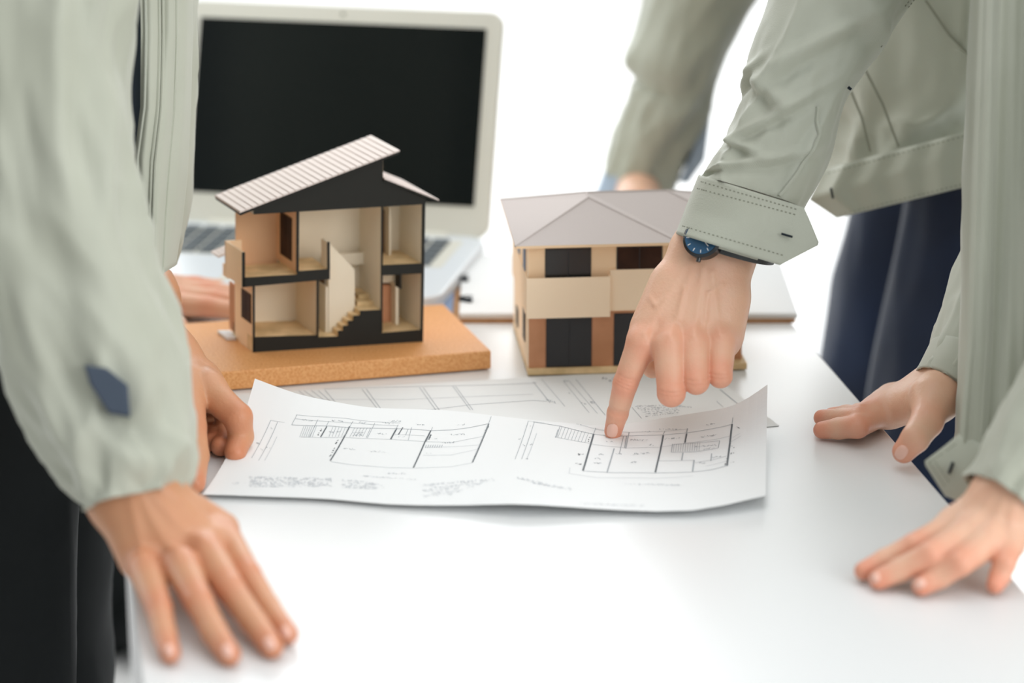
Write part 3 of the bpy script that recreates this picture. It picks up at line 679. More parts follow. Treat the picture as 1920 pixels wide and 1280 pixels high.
def body_mesh(name, m, parent, hands, torso, head, h=.0085):
    """hands: [(hand mesh, point where the forearm is cut, direction to the elbow, arm joints [(p, r)...])]; torso: [(a, b, ra, rb)];
    one coarse skin for head, trunk and arms, the finer hands stitched to its forearms"""
    prims = list(torso)
    for hm, c_, d_, js in hands:
        for (p0, r0), (p1, r1) in zip(js[:-1], js[1:]): prims.append((p0, p1, r0, r1))
    hc, hf_ = head
    pts = [q for pr in prims for q in pr[:2]] + [np.array(hc) - .13, np.array(hc) + .13]
    lo = np.min(pts, 0) - .08; hi = np.max(pts, 0) + .08; X = field_grid(lo, hi, h)
    d = None
    for pr in prims:
        q = cone(X, *pr); d = q if d is None else smin(d, q, .03)
    f = nrm(hf_); u = np.array([0, 0, 1.0]); u = nrm(u - f * (u @ f)); s_ = np.cross(f, u); c = np.array(hc, float)
    W = lambda a, b, e: c + f * a + s_ * b + u * e
    hd = smin(cone(X, W(-.01, 0, .035), W(.012, 0, .02), .088, .082), cone(X, W(.03, 0, -.05), W(.045, 0, -.075), .055, .038), .03)
    hd = smin(hd, cone(X, W(.088, 0, .012), W(.112, 0, -.022), .008, .014), .012)
    for k in (-1, 1):
        hd = smin(hd, cone(X, W(0, k * .080, .02), W(-.005, k * .086, -.025), .012, .008), .006)
        hd = smin(hd, cone(X, W(.084, k * .032, .01), W(.084, k * .034, .01), .012, .012), .004)
    hd = smin(hd, cone(X, W(.088, -.016, -.052), W(.088, .016, -.052), .007, .007), .006)
    hd = smin(hd, cone(X, W(-.01, 0, -.05), torso[0][0], .055, .058), .03)
    d = smin(d, hd, .03)
    V, Fq = nets(d, lo, h)
    bm = bmesh.new(); lay = None
    def put(V, Fq, fl_):
        vs = [bm.verts.new(v) for v in V]
        for f4, a in zip(vs, fl_): pass
        for q in Fq:
            try: bm.faces.new([vs[i] for i in q])
            except ValueError: pass
        return vs
    lay = bm.verts.layers.float.new('flush')
    keep = np.ones(len(V), bool)
    for hm, c_, d_, js in hands:
        r = V - c_; keep &= ~(((r @ nrm(d_)) < .004) & (np.linalg.norm(r, axis=1) < .085))
    def compact(V, Fq, fl_, keep):
        mp = -np.ones(len(V), int); mp[keep] = np.arange(keep.sum()); Q = mp[Fq]; Q = Q[(Q >= 0).all(1)]
        used = np.zeros(int(keep.sum()), bool); used[Q.ravel()] = True
        mp2 = -np.ones(len(used), int); mp2[used] = np.arange(used.sum())
        return V[keep][used], mp2[Q], fl_[keep][used]
    parts_ = [compact(V, Fq, np.zeros(len(V)), keep)]
    for hm, c_, d_, js in hands:
        hv, hq, hfz = hm; k = ~(((hv - c_) @ nrm(d_)) > -.003); parts_.append(compact(hv, hq, hfz, k))
    for v_, q_, f_ in parts_:
        vs = put(v_, q_, f_)
        for x, a in zip(vs, f_): x[lay] = float(a)
    bm.verts.index_update()
    for hm, c_, d_, js in hands:     # stitch the open forearm loops together
        c_ = np.asarray(c_)
        eds = [e for e in bm.edges if e.is_boundary and np.linalg.norm(np.array((e.verts[0].co + e.verts[1].co) / 2) - c_) < .07]
        try: bmesh.ops.bridge_loops(bm, edges=eds)
        except Exception as ex: print('bridge', name, ex, len(eds))
    me = bpy.data.meshes.new(name); off = ORIG[parent.name]
    bmesh.ops.translate(bm, verts=bm.verts, vec=Vector(-off)); bm.to_mesh(me); bm.free()
    me.polygons.foreach_set('use_smooth', [True] * len(me.polygons)); me.materials.append(m)
    o = bpy.data.objects.new(name, me); COL.objects.link(o); o.parent = parent; ORIG[o.name] = off
    return o
def arm_cut(wrist, up, k=.75):
    wrist, up = np.asarray(wrist), np.asarray(up); return wrist + (up - wrist) * k, up - wrist
def arm_chain(wrist, up, r, loft, ts, shoulder):
    js = [(np.asarray(wrist) * .4 + np.asarray(up) * .6, r), (np.asarray(up), r)]
    for t in ts:
        c, a, b, dr = loft.frame(t); js.append((c, min(.042, .5 * min(dr, np.linalg.norm(a)))))
    return js + [(np.asarray(shoulder), .055)]
def trunk(loft, t_top, t_bot):
    pr = []
    for k in (-.25, .25):
        c0_, a0_, b0_, d0_ = loft.frame(t_top); c1_, a1_, b1_, d1_ = loft.frame(t_bot)
        pr.append((c0_ + a0_ * k, c1_ + a1_ * k, d0_ * .5, d1_ * .5))
    c0_, a0_, b0_, d0_ = loft.frame(t_top); return [(c0_, c0_ + np.array([0, 0, .02]), .05, .05)] + pr
def nail(p, along, out, w_, l_, parent, name='nail'):
    along = nrm(along); out = nrm(np.asarray(out) - along * (np.asarray(out) @ along)); sd = np.cross(along, out)
    V = []; Fc = []; nu, nv = 10, 10
    for j in range(nv + 1):
        for i in range(nu + 1):
            a = (i / nu - .5) * 2; b = (j / nv - .5) * 2
            x = a * math.sqrt(max(0, 1 - 0.5 * b * b)); y = b * math.sqrt(max(0, 1 - 0.5 * a * a))
            V.append(np.asarray(p) + sd * x * w_ + along * y * l_ + out * (0.0004 - (x * x) * w_ * .45 - max(0, -y) ** 3 * .0012))
    for j in range(nv):
        for i in range(nu): k = j * (nu + 1) + i; Fc.append((k, k + 1, k + nu + 2, k + nu + 1))
    return mesh(name, V, Fc, M_nail, parent, smooth=True)

def nail_on(hm, px, py, hw, hl, tilt, parent):
    """a nail plate fitted to the finger surface of the hand mesh hm"""
    V = hm[0]; q = V - C; d = q @ FWD; X = 960 + F * (q @ RT) / d; Y = 640 - F * (q @ UP) / d
    ct, st_ = math.cos(tilt), math.sin(tilt)
    a = ((X - px) * ct + (Y - py) * st_) / hw; b = (-(X - px) * st_ + (Y - py) * ct) / hl
    m = (a * a + b * b < 1.25); dm = d[m].min(); m &= d < dm + .010
    A = lambda a, b: np.stack([np.ones_like(a), a, b, a * a, a * b, b * b], 1)
    k, *_ = np.linalg.lstsq(A(a[m], b[m]), d[m], rcond=None)
    Vn = []; Fc = []; n = 14
    for lay in (0, 1):
        for j in range(n + 1):
            for i in range(n + 1):
                u, v = i / n * 2 - 1, j / n * 2 - 1
                x = u * math.sqrt(1 - .42 * v * v); y = v * math.sqrt(1 - .42 * u * u)
                dd = float(A(np.array([x]), np.array([y]))[0] @ k) - (.0009 - .0005 * (x * x + y * y)) + lay * .0012
                Vn.append(P(px + x * hw * ct - y * hl * st_, py + x * hw * st_ + y * hl * ct, dd))
    w_ = n + 1
    for lay in (0, 1):
        for j in range(n):
            for i in range(n): o_ = lay * w_ * w_ + j * w_ + i; Fc.append((o_, o_ + 1, o_ + w_ + 1, o_ + w_))
    bd = [i for i in range(w_)] + [j * w_ + n for j in range(1, w_)] + [n * w_ + i for i in range(n - 1, -1, -1)] + [j * w_ for j in range(n - 1, 0, -1)]
    for i in range(len(bd)): o1, o2 = bd[i], bd[(i + 1) % len(bd)]; Fc.append((o1, o2, o2 + w_ * w_, o1 + w_ * w_))
    return mesh('nail', Vn, Fc, M_nail, parent, smooth=True)
def fing(*j): return [(np.array(p), r) for p, r in j]

def head_chunk(c, face, h=0.008):
    """head centred at c looking along face"""
    c = np.array(c, float); f = nrm(face); u = np.array([0, 0, 1.0]); u = nrm(u - f * (u @ f)); s = np.cross(f, u)
    W = lambda a, b, d: c + f * a + s * b + u * d
    X = field_grid(c - .2, c + .2, h)
    d = cone(X, W(-.01, 0, .035), W(.012, 0, .02), .088, .082)
    d = smin(d, cone(X, W(.03, 0, -.05), W(.045, 0, -.075), .055, .038), .03)
    d = smin(d, cone(X, W(.088, 0, .012), W(.112, 0, -.022), .008, .014), .012)
    for k in (-1, 1):
        d = smin(d, cone(X, W(0, k * .080, .02), W(-.005, k * .086, -.025), .012, .008), .006)
        d = np.maximum(d, -(cone(X, W(.103, k * .032, .012), W(.103, k * .034, .012), .013, .013)))
        d = smin(d, cone(X, W(.082, k * .032, .01), W(.082, k * .034, .01), .012, .012), .004)
    d = smin(d, cone(X, W(.088, -.016, -.052), W(.088, .016, -.052), .007, .007), .006)
    d = smin(d, cone(X, W(-.01, 0, -.05), W(-.05, 0, -.17), .055, .058), .03)
    V, Fq = nets(d, c - .2, h); return V, Fq, np.zeros(len(V))
def hair_mesh(c, face, parent, h=0.007):
    c = np.array(c, float); f = nrm(face); u = np.array([0, 0, 1.0]); u = nrm(u - f * (u @ f)); s = np.cross(f, u)
    W = lambda a, b, d: c + f * a + s * b + u * d
    X = field_grid(c - .2, c + .2, h)
    d = cone(X, W(-.015, 0, .045), W(.004, 0, .035), .098, .088)
    d = np.maximum(d, -cone(X, W(.10, 0, -.02), W(.16, 0, -.08), .078, .1))
    q = (X - c.astype(np.float32)) @ u.astype(np.float32); d = np.maximum(d, -(q + .045))
    V, Fq = nets(d, c - .2, h)
    return mesh('hair', V, Fq, M_hair, parent, smooth=True, recalc=False)
def trousers(name, hipc, facing, m, parent, kdx=0.0, h=0.011, stance=.10, wid=1.0):
    hipc = np.array(hipc, float); f = nrm([facing[0], facing[1], 0]); s = np.cross(f, [0, 0, 1])
    lo = np.array([hipc[0] - .36, hipc[1] - .36, -.02]); hi = np.array([hipc[0] + .36, hipc[1] + .36, hipc[2] + .2])
    X = field_grid(lo, hi, h)
    d = cone(X, hipc + s * .07, hipc - s * .07, .118 * wid, .118 * wid)
    d = smin(d, cone(X, hipc + s * .06 + [0, 0, .10], hipc - s * .06 + [0, 0, .10], .10, .10), .03)
    for k in (-1, 1):
        kn = hipc + s * k * (stance + .0) + f * .02; kn[2] = .48; kn[0] += kdx
        an = hipc + s * k * (stance + .01); an[2] = .04; an[0] += kdx * 1.2
        d = smin(d, smin(cone(X, hipc + s * k * .085 + [0, 0, -.04], kn, .098 * wid, .075), cone(X, kn, an, .075, .062), .02), .02)
    V, Fq = nets(d, lo, h)
    # soft folds
    V = V.copy()
    for i in range(len(V)):
        p = V[i]; q = Vector((p[0] * 9, p[1] * 9, p[2] * 3.2)); n_ = abs(mnoise.noise(q)) + .4 * abs(mnoise.noise(q * 2.2))
        c_ = hipc.copy(); c_[2] = p[2]; dv = nrm(p - c_); V[i] = p - dv * n_ * .018
    o = mesh(name, V, Fq, m, parent, smooth=True, recalc=False)
    for k in (-1, 1):
        a = hipc + s * k * (stance + .01); a[2] = .04
        mb = MB(); mb.tube([np.array([a[0], a[1], .045]) - f * .07, np.array([a[0], a[1], .05]), np.array([a[0], a[1], .045]) + f * .10, np.array([a[0], a[1], .035]) + f * .17], [.032, .042, .04, .02], 12)
        mb.build('shoe', M_dark, parent, smooth=True)
    return o

# ------------------------------------------------------------------ cloth lofts
def catmull(K_, t):
    n = len(K_) - 1; x = t * n; i = min(int(x), n - 1); f = x - i
    p0, p1, p2, p3 = K_[max(i - 1, 0)], K_[i], K_[i + 1], K_[min(i + 2, n)]
    return 0.5 * ((2 * p1) + (-p0 + p2) * f + (2 * p0 - 5 * p1 + 4 * p2 - p3) * f ** 2 + (-p0 + 3 * p1 - 3 * p2 + p3) * f ** 3)
class Loft:
    def __init__(s, levels, disp=None, power=2.0):
        Ls = np.array([P(a, b, d) if len(lv) == 6 else P(a, b, d) for lv in levels for (a, b, d) in [(lv[0], lv[1], lv[4])]])
        Rs = np.array([P(lv[2], lv[3], lv[6] if len(lv) > 6 else lv[4]) for lv in levels])
        s.K = np.concatenate([Ls, Rs, np.array([[lv[5]] for lv in levels])], 1); s.disp = disp; s.power = power
    def frame(s, t):
        k = catmull(s.K, t); L_, R2, dr = k[:3], k[3:6], k[6]; c = (L_ + R2) / 2; a = (R2 - L_) / 2
        k2 = catmull(s.K, min(1, t + .05)); k1 = catmull(s.K, max(0, t - .05)); tg = nrm((k2[:3] + k2[3:6]) / 2 - (k1[:3] + k1[3:6]) / 2)
        b = nrm(np.cross(tg, a)); b = b if b @ (C - c) > 0 else -b
        return c, a, b, dr
    def at(s, t, phi, off=0.0):
        c, a, b, dr = s.frame(t); cs_, sn = math.cos(phi), math.sin(phi)
        e = 2 / s.power; X = abs(cs_) ** e * (1 if cs_ >= 0 else -1); Y = abs(sn) ** e * (1 if sn >= 0 else -1)
        p = c + a * X + b * dr * Y; n = nrm(a / (a @ a) * X + b / dr * Y)
        if s.disp: off += s.disp(t, phi, p)
        return p + n * off
    def build(s, name, m, parent, nr=70, ns=72, t0=0.0, t1=1.0, off=0.0, lip=.93, lip_in=True, th=.0):
        V = []; Fc = []; rings = []
        for i in range(nr + 1):
            t = t0 + (t1 - t0) * i / nr; rings.append([s.at(t, 2 * math.pi * k / ns, off) for k in range(ns)])
        if lip_in:
            def sh_(r, k, sft): c = sum(r) / len(r); return [c + (p - c) * k + sft for p in r]
            c1_, c2_ = sum(rings[-1]) / ns, sum(rings[-4]) / ns; back = (c2_ - c1_)
            rings.append(sh_(rings[-1], lip + .03, 0 * back)); rings.append(sh_(rings[-1], .985, back * .8)); 
        for r in rings: V += r
        for i in range(len(rings) - 1):
            for k in range(ns): Fc.append((i * ns + k, i * ns + (k + 1) % ns, (i + 1) * ns + (k + 1) % ns, (i + 1) * ns + k))
        Fc.append(tuple(range(ns)))
        return mesh(name, V, Fc, m, parent, smooth=True)
    def strip(s, name, pts, wd, m, parent, off=.0012, hgt=.0008):   # cloth strip following (t, phi) points
        V = []; Fc = []
        n = 14 * (len(pts) - 1)
        for i in range(n + 1):
            x = i / n * (len(pts) - 1); j = min(int(x), len(pts) - 2); f = x - j
            q = np.array(pts[j]) * (1 - f) + np.array(pts[j + 1]) * f
            q2 = q + (np.array(pts[j + 1]) - np.array(pts[j])) * .05
            p = s.at(q[0], q[1], off); tg = nrm(s.at(q2[0], q2[1], off) - p); o_ = nrm(s.at(q[0], q[1], off + .01) - s.at(q[0], q[1], off)); sd = np.cross(tg, o_)
            V += [p - sd * wd / 2 - o_ * off, p - sd * wd / 2 + o_ * hgt, p + sd * wd / 2 + o_ * hgt, p + sd * wd / 2 - o_ * off]
        for i in range(n):
            for k in range(3): a = i * 4 + k; Fc.append((a, a + 1, a + 5, a + 4))
        return mesh(name, V, Fc, m, parent, smooth=False)
def folds(amp, seed, fu=5.0, fp=1.6, sharp=1.0):
    def f(t, phi, p):
        x = math.cos(phi) * fp; y = math.sin(phi) * fp
        q = Vector((x + seed, y - seed * .7, t * fu + .5 * x)); a = 1 - 2 * abs(mnoise.noise(q))
        q2 = Vector((x * 2.1 + seed * 2, y * 2.1, t * fu * 2.1 - x)); b = 1 - 2 * abs(mnoise.noise(q2))
        return amp * (a * sharp + .4 * b - .6)
    return f
def stitches(mb, pts, wd=.00045, ln=.0016, gap=.0010, lift_=.0004, nrm_=None):
    for a, b in zip(pts[:-1], pts[1:]):
        a, b = np.asarray(a), np.asarray(b); L_ = np.linalg.norm(b - a); t = nrm(b - a); n = int(L_ / (ln + gap))
        o_ = nrm(C - a) if nrm_ is None else nrm_; sd = nrm(np.cross(t, o_))
        for k in range(n):
            p = a + t * k * (ln + gap) + o_ * lift_; q = p + t * ln
            mb.add([p - sd * wd, p + sd * wd, q + sd * wd, q - sd * wd], [(0, 1, 2, 3)])

def foot_root(x, y): return (x, y, 0.0)

# ================================================================== person with the pointing hand
p3 = thing('person', foot_root(.50, 2.62), 'person in sage jacket and navy trousers, pointing at the plan with one index finger', 'person')
z3 = lambda x, y, d: P(1080 + x / 2.91, 420 + y / 2.91, d)
wr = P(1333, 474, 2.196); arm_up = P(1440, 300, 2.184)
iM, iP, iD, iT = z3(354, 655, 2.167), z3(270, 868, 2.172), z3(228, 1030, 2.186), z3(203, 1128, 2.193)
mM, mP = z3(508, 660, 2.158), z3(520, 920, 2.148)
rM, rP = z3(640, 655, 2.160), z3(656, 858, 2.148)
pM, pP = z3(792, 650, 2.166), z3(788, 828, 2.152)
FI = [
 fing((iM, .0114), (iP, .0096), (iD, .0082), (iT, .0070)),
 fing((mM, .0128), (mP, .0106), (z3(515, 880, 2.176), .0094), (z3(515, 790, 2.186), .008)),
 fing((rM, .0122), (rP, .0098), (z3(650, 810, 2.174), .009), (z3(640, 730, 2.184), .0076)),
 fing((pM, .0115), (pP, .0090), (z3(775, 780, 2.174), .0078), (z3(765, 715, 2.182), .0068)),
 fing((z3(600, 360, 2.210), .013), (z3(450, 560, 2.230), .0115), (z3(455, 700, 2.222), .010), (z3(418, 782, 2.205), .0085)),
]
pal = [(wr, z3(515, 640, 2.172), .0220, .0155), (wr + RT * .016, z3(775, 640, 2.178), .0190, .0145), (wr - RT * .012, z3(390, 620, 2.174), .0190, .0135), (wr, z3(640, 640, 2.174), .0220, .0150),
       (z3(520, 340, 2.190), z3(405, 560, 2.182), .0170, .0138), (wr - RT * .009, arm_up - RT * .008, .0205, .024), (wr + RT * .011, arm_up + RT * .008, .0205, .024),
       (z3(840, 420, 2.19), z3(820, 600, 2.184), .014, .0125), (z3(520, 640, 2.178), z3(760, 640, 2.186), .0135, .0125)]
vn = C - mM
z3n = lambda x, y: z3(x, y, 2.176)
tend = [(z3n(610, 200), z3n(375, 600), .0010, .0028, vn), (z3n(640, 220), z3n(515, 610), .0010, .0028, vn), (z3n(690, 240), z3n(645, 610), .0009, .0026, vn), (z3n(740, 260), z3n(785, 600), .0008, .0026, vn),
        (z3n(590, 350), z3n(430, 440), .0009, .0020, vn), (z3n(430, 440), z3n(400, 400), .0008, .002, vn), (z3n(590, 350), z3n(560, 520), .0008, .0020, vn), (z3n(720, 380), z3n(700, 560), .0007, .0019, vn), (z3n(800, 330), z3n(720, 380), .0007, .0019, vn),
        (z3n(590, 600), z3n(570, 560), -.0012, .005, vn), (z3n(715, 600), z3n(700, 560), -.0012, .005, vn), (z3n(440, 600), z3n(450, 560), -.0012, .005, vn)]
flu = [(iP, .014, .9), (iD, .010, .9), (iT, .013, 1.0), (iM, .014, .8), (mP, .016, .9), (rP, .014, .8), (pP, .014, .8), (mM, .014, .7), (rM, .013, .6), (pM, .013, .6)]
gr = []
for jt, ax, n_, sp in ((iP, iD - iM, 4, .0026), (iD, iT - iP, 3, .0020)):
    ax = nrm(ax)
    for k in range(n_): gr.append((jt + ax * (k - (n_ - 1) / 2) * sp + nrm(C - jt) * .009, ax + np.array([0, 0, .10 * (k - 1)]), .0010, .0008))
for kk in (mP, rP, pP):
    gr.append((kk + nrm(C - kk) * .010, np.array([0, 0, 1.0]), .0009, .0009)); gr.append((kk + nrm(C - kk) * .010 + np.array([0, 0, -.0028]), np.array([0, 0, 1.0]), .0009, .0009))
ph = hand_mesh(FI, pal, .00105, flu, tend, gr, kf=.008)
# the other, far arm ends in a hand resting on the table behind the hipped house
fw = T(1150, 440, .07)
def flat_hand(wrist, dirf, thumb_side, h=.0022, lift_=.0, scale=1.0, spread=1.0, arm=None, wr_=.0235, rmul=1.0, zf=1.0):
    """palm-down hand on the table: dirf finger direction, thumb_side +1/-1"""
    f = nrm([dirf[0], dirf[1], 0]); s = np.cross([0, 0, 1], f) * thumb_side
    z0 = TZ + lift_; W = lambda a, b, d: np.array([wrist[0], wrist[1], 0]) + f * a * scale + s * b * scale + np.array([0, 0, z0 + d])
    fs = []; kn = []
    for i, (b, l, sp_, r) in enumerate(((.027, .078, .16, .0090), (.007, .086, .04, .0094), (-.013, .080, -.08, .0090), (-.032, .063, -.22, .0080))):
        sp_ = sp_ * spread; a0_ = .088 - (.010 if i == 3 else 0) - (.004 if i == 2 else 0); r *= rmul
        m_ = W(a0_, b, .026 * zf); d = np.array([math.cos(sp_), math.sin(sp_)])
        q = lambda l_, zz: W(a0_ + d[0] * l_, b + d[1] * l_, zz)
        fs.append(fing((m_, r * 1.25), (q(l * .42, .0085 + .0155 * zf ** 2), r * 1.04), (q(l * .74, .008 + .005 * zf), r * .92), (q(l, .0075), r * .78))); kn += [q(l * .42, .024 * zf), q(l, .01), m_]
    fs.append(fing((W(.025, .026, .020), .014), (W(.052, .052, .016), .0112), (W(.078, .066, .012), .0095), (W(.097, .070, .009), .0082)))
    wz = W(0, 0, wr_ + .017)
    pl_ = [(wz, W(.082, .020, .026 * zf), wr_, .0125), (wz, W(.082, 0, .027 * zf), wr_, .0135), (wz, W(.078, -.024, .024 * zf), wr_ - .002, .0125), (W(.03, .022, .022), W(.055, .03, .018), .016, .012)]
    if arm is not None: pl_.append((wz, np.asarray(arm), wr_, wr_ + .004))
    return hand_mesh(fs, pl_, h, [(k, .012, .8) for k in kn])
fh = flat_hand(T(1190, 462)[:2], (.05, -1), -1, arm=P(1200, 345, 2.84), wr_=.020)
p3_head = P(1720, -900, 2.25)
hair_mesh(p3_head, (-.7, -.3, -.6), p3)
trousers('trousers', (.475, 2.66, .93), (-1, -.1), M_navy, p3, kdx=-.075, stance=.12, wid=1.12)

# torso
tor = Loft([(1600, -1050, 1900, -1060, 2.36, .10), (1500, -850, 2080, -900, 2.4, .12), (1490, -450, 2120, -520, 2.46, .13), (1520, -150, 2060, -250, 2.50, .13), (1530, 120, 2030, 20, 2.52, .13), (1534, 250, 2012, 160, 2.53, .125), (1545, 345, 2005, 250, 2.53, .118)],
           folds(.009, 3.1, 3.0, 2.4))
jk = tor.build('jacket', M_jack, p3, 90, 110)
_h = Loft([(1530, 300, 2012, 210, 2.535, .136), (1522, 372, 2004, 292, 2.54, .134), ], folds(.003, 5, 2, 3))
class Plate:
    """curved cloth panel between two traced edges; rows run from left curve to right curve"""
    def __init__(s, left, right, depth): s.l = left; s.r = right; s.d = depth
    def S(s, u, v):
        a = poly_at(s.l, v); b = poly_at(s.r, v); q = a * (1 - u) + b * u; return P(q[0], q[1], s.d(u, v))
    def build(s, name, m, parent, nu=40, nv=16, th=.0015):
        V, Fc = [], []
        for lay in (0, th):
            for j in range(nv + 1):
                for i in range(nu + 1):
                    p = s.S(i / nu, j / nv); V.append(p + nrm(p - C) * lay)
        n = (nu + 1) * (nv + 1)
        for j in range(nv):
            for i in range(nu): a = j * (nu + 1) + i; Fc += [(a, a + 1, a + nu + 2, a + nu + 1), (n + a, n + a + nu + 1, n + a + nu + 2, n + a + 1)]
        bd = [i for i in range(nu + 1)] + [j * (nu + 1) + nu for j in range(1, nv + 1)] + [nv * (nu + 1) + i for i in range(nu - 1, -1, -1)] + [j * (nu + 1) for j in range(nv - 1, 0, -1)]
        for k in range(len(bd)): a, b = bd[k], bd[(k + 1) % len(bd)]; Fc.append((a, a + n, b + n, b))
        return mesh(name, V, Fc, m, parent, smooth=True)
def buttonhole(a, b, dpt, parent, w_=.0011):
    MB().tube([P(a[0], a[1], dpt), P(b[0], b[1], dpt)], w_, 6).build('buttonhole', M_hole, parent)
hem = Plate([(0, 1547, 316), (.35, 1517, 374), (1, 1569, 409)], [(0, 1850, 236), (1, 1850, 341)], lambda u, v: 2.395 + .02 * math.cos(u * 3.1) + .0012 * math.sin(u * 31 + v * 2) + .02 * max(0, .12 - u) * 6)
hem.build('hem_band', M_jack, jk, 80, 14, .004)
st = MB()
for vv in (.07, .93): stitches(st, [hem.S(.04 + .9 * k / 30, vv) for k in range(31)], .0004, .0018, .0014, .0006)
tag(st.build('stitching', M_stitch, jk, recalc=False), kind='stuff')
buttonhole((1558, 352), (1562, 372), 2.388, jk)
# jacket seams
for pts in ([(1622, 130), (1655, 195), (1672, 240), (1685, 275)], [(1596, 172), (1616, 220), (1632, 285)], [(1735, 0), (1780, 65), (1815, 100), (1834, 127)]):
    V = MB(); pp = []
    for (x, y) in pts: pp.append(P(x, y, 2.376 + .012))
    V.tube(pp, .0011, 6); V.build('seam', M_stitch, jk)

# pointing sleeve
def ang(a, b): return (a - b + math.pi) % (2 * math.pi) - math.pi
def fold(t, phi, t0_, ph0, slope, wt_, wp, amp):
    """one soft cloth fold: crest at t0_ at angle ph0, drifting along the sleeve with angle"""
    d = ang(phi, ph0); x = (t - t0_ - slope * d) / wt_
    return amp * (math.exp(-x * x) - .75 * math.exp(-((x - 1.7) / 1.1) ** 2)) * math.exp(-(d / wp) ** 2)
def hero_disp(t, phi, p):
    base = folds(.0022, 1.3, 4.0, 1.5)(t, phi, p)
    ph0 = math.radians(134 + 12 * math.sin(t * 9.0 + 1)); d = ang(phi, ph0)
    base += .0062 * math.exp(-abs(d) / .16)
    ph1 = math.radians(54 + 14 * math.sin((t - .7) * 8)); d1 = ang(phi, ph1)
    if t > .60: base += .0050 * min(1, (t - .60) * 6) * (1 / (1 + math.exp(d1 / .03)) - .5) * math.exp(-(d1 / .6) ** 2)
    base += fold(t, phi, .50, 1.7, .10, .030, .75, .0060) + fold(t, phi, .60, 2.3, -.12, .026, .6, .0055) + fold(t, phi, .69, 1.9, .10, .024, .7, .0045)
    base += fold(t, phi, .78, 2.5, -.10, .020, .6, .0050) + fold(t, phi, .86, 1.6, .06, .022, .8, .0035) + fold(t, phi, .42, 1.0, -.10, .030, .7, .0060)
    base += fold(t, phi, .55, 2.9, .08, .018, .4, .0050) + fold(t, phi, .92, 2.6, .08, .015, .5, .0035)
    return base
slv = Loft([(1620, -760, 1980, -700, 2.30, .075), (1520, -420, 1900, -340, 2.22, .065), (1472, -180, 1800, -120, 2.19, .06), (1440, 0, 1704, 10, 2.185, .052), (1406, 105, 1655, 90, 2.183, .046), (1390, 190, 1598, 170, 2.182, .042), (1362, 258, 1572, 240, 2.182, .040), (1335, 302, 1546, 318, 2.182, .038), (1314, 334, 1506, 392, 2.182, .037)], hero_disp)
so = slv.build('sleeve', M_jack, jk, 150, 120, lip_in=False)
# pressed placket strip along the under edge and its stitching
def tphi(t, deg): return (t, math.radians(deg))
slv.strip('sleeve_pleat', [tphi(.68, 66), tphi(.78, 56), tphi(.86, 60), tphi(.93, 64), tphi(.985, 66)], .0022, M_jack, jk, .0012, .0012)
st = MB()
for dg in (12, 19): stitches(st, [slv.at(.36 + .30 * k / 40, math.radians(dg + 5 * math.sin(k / 8)), .0006) for k in range(41)], .0004, .0018, .0012)
stitches(st, [slv.at(.66 + .33 * k / 40, math.radians(24), .0006) for k in range(41)], .0004, .0018, .0012)
buttonhole((1590, 163), (1596, 168), 2.155, jk, .0013)
# cuff: inner tube plus flat overlapping front with pointed tab
cf = Loft([(1312, 328, 1494, 384, 2.182, .0385), (1290, 385, 1466, 438, 2.184, .038), (1268, 438, 1440, 492, 2.186, .037)])
cf.build('cuff', M_jack, jk, 12, 72, lip_in=True)
def cdep(u, v):
    x = u * 1.22 - 1.0 + .0
    s_ = min(0.999, abs(min(0, u * 2.2 - 1.0))) 
    return 2.143 + .0395 * (1 - math.sqrt(1 - s_ ** 2)) + .012 * max(0, u - .6) + .0008 * math.sin(u * 9 + v * 2)
cuf = Plate([(0, 1310, 327), (.5, 1288, 382), (1, 1267, 437)], [(0, 1507, 388), (.25, 1518, 412), (.58, 1537, 458), (1, 1462, 497)], cdep)
cuf.build('cuff_tab', M_jack, jk, 60, 20, .0022)
for ring in ([(0.04, .10), (.93, .10)], [(.92, .10), (.955, .56)], [(.955, .56), (.90, .90)], [(.90, .90), (.80, .74)], [(.03, .86), (.93, .86)], [(.03, .22), (.90, .22)]):
    (u0, v0), (u1, v1) = ring; stitches(st, [cuf.S(u0 + (u1 - u0) * k / 24, v0 + (v1 - v0) * k / 24) for k in range(25)], .0004, .0016, .0010, .0005)
tag(st.build('stitching', M_stitch, jk, recalc=False), kind='stuff')
buttonhole((1465, 438), (1486, 444), 2.1415, jk, .0010)
# far sleeve with its pale blue cuff
def far_disp(t, phi, p): return folds(.006, 8.2, 4, 1.5)(t, phi, p) + .010 * math.exp(-((t - .50) / .05) ** 2) * math.exp(-((phi - 2.9) / 1.0) ** 2) - .008 * math.exp(-((t - .58) / .04) ** 2) * math.exp(-((phi - 2.6) / 1.3) ** 2)
sl2 = Loft([(1420, -700, 1760, -640, 2.62, .075), (1300, -350, 1640, -300, 2.70, .07), (1222, -60, 1440, -40, 2.78, .06), (1188, 110, 1350, 130, 2.80, .052), (1182, 170, 1322, 230, 2.81, .05), (1152, 255, 1290, 300, 2.82, .045), (1136, 318, 1266, 385, 2.83, .043)], far_disp)
sl2.build('sleeve', M_jack2, jk, 60, 60)
cu2 = Loft([(1140, 300, 1258, 350, 2.83, .038), (1112, 372, 1236, 425, 2.84, .036)])
cu2.build('shirt_cuff', M_blueshirt, jk, 8, 48)['label'] = 'pale blue shirt cuff'
MB().prism([P(1322, 200, 2.80), P(1333, 215, 2.80), P(1322, 300, 2.80), P(1290, 345, 2.80), P(1272, 340, 2.80), P(1296, 290, 2.80)], [P(1322, 200, 2.83), P(1333, 215, 2.83), P(1322, 300, 2.83), P(1290, 345, 2.83), P(1272, 340, 2.83), P(1296, 290, 2.83)]).build('blue_cloth_piece', M_blueshirt, jk)  # flat pale blue cloth piece beside the far sleeve

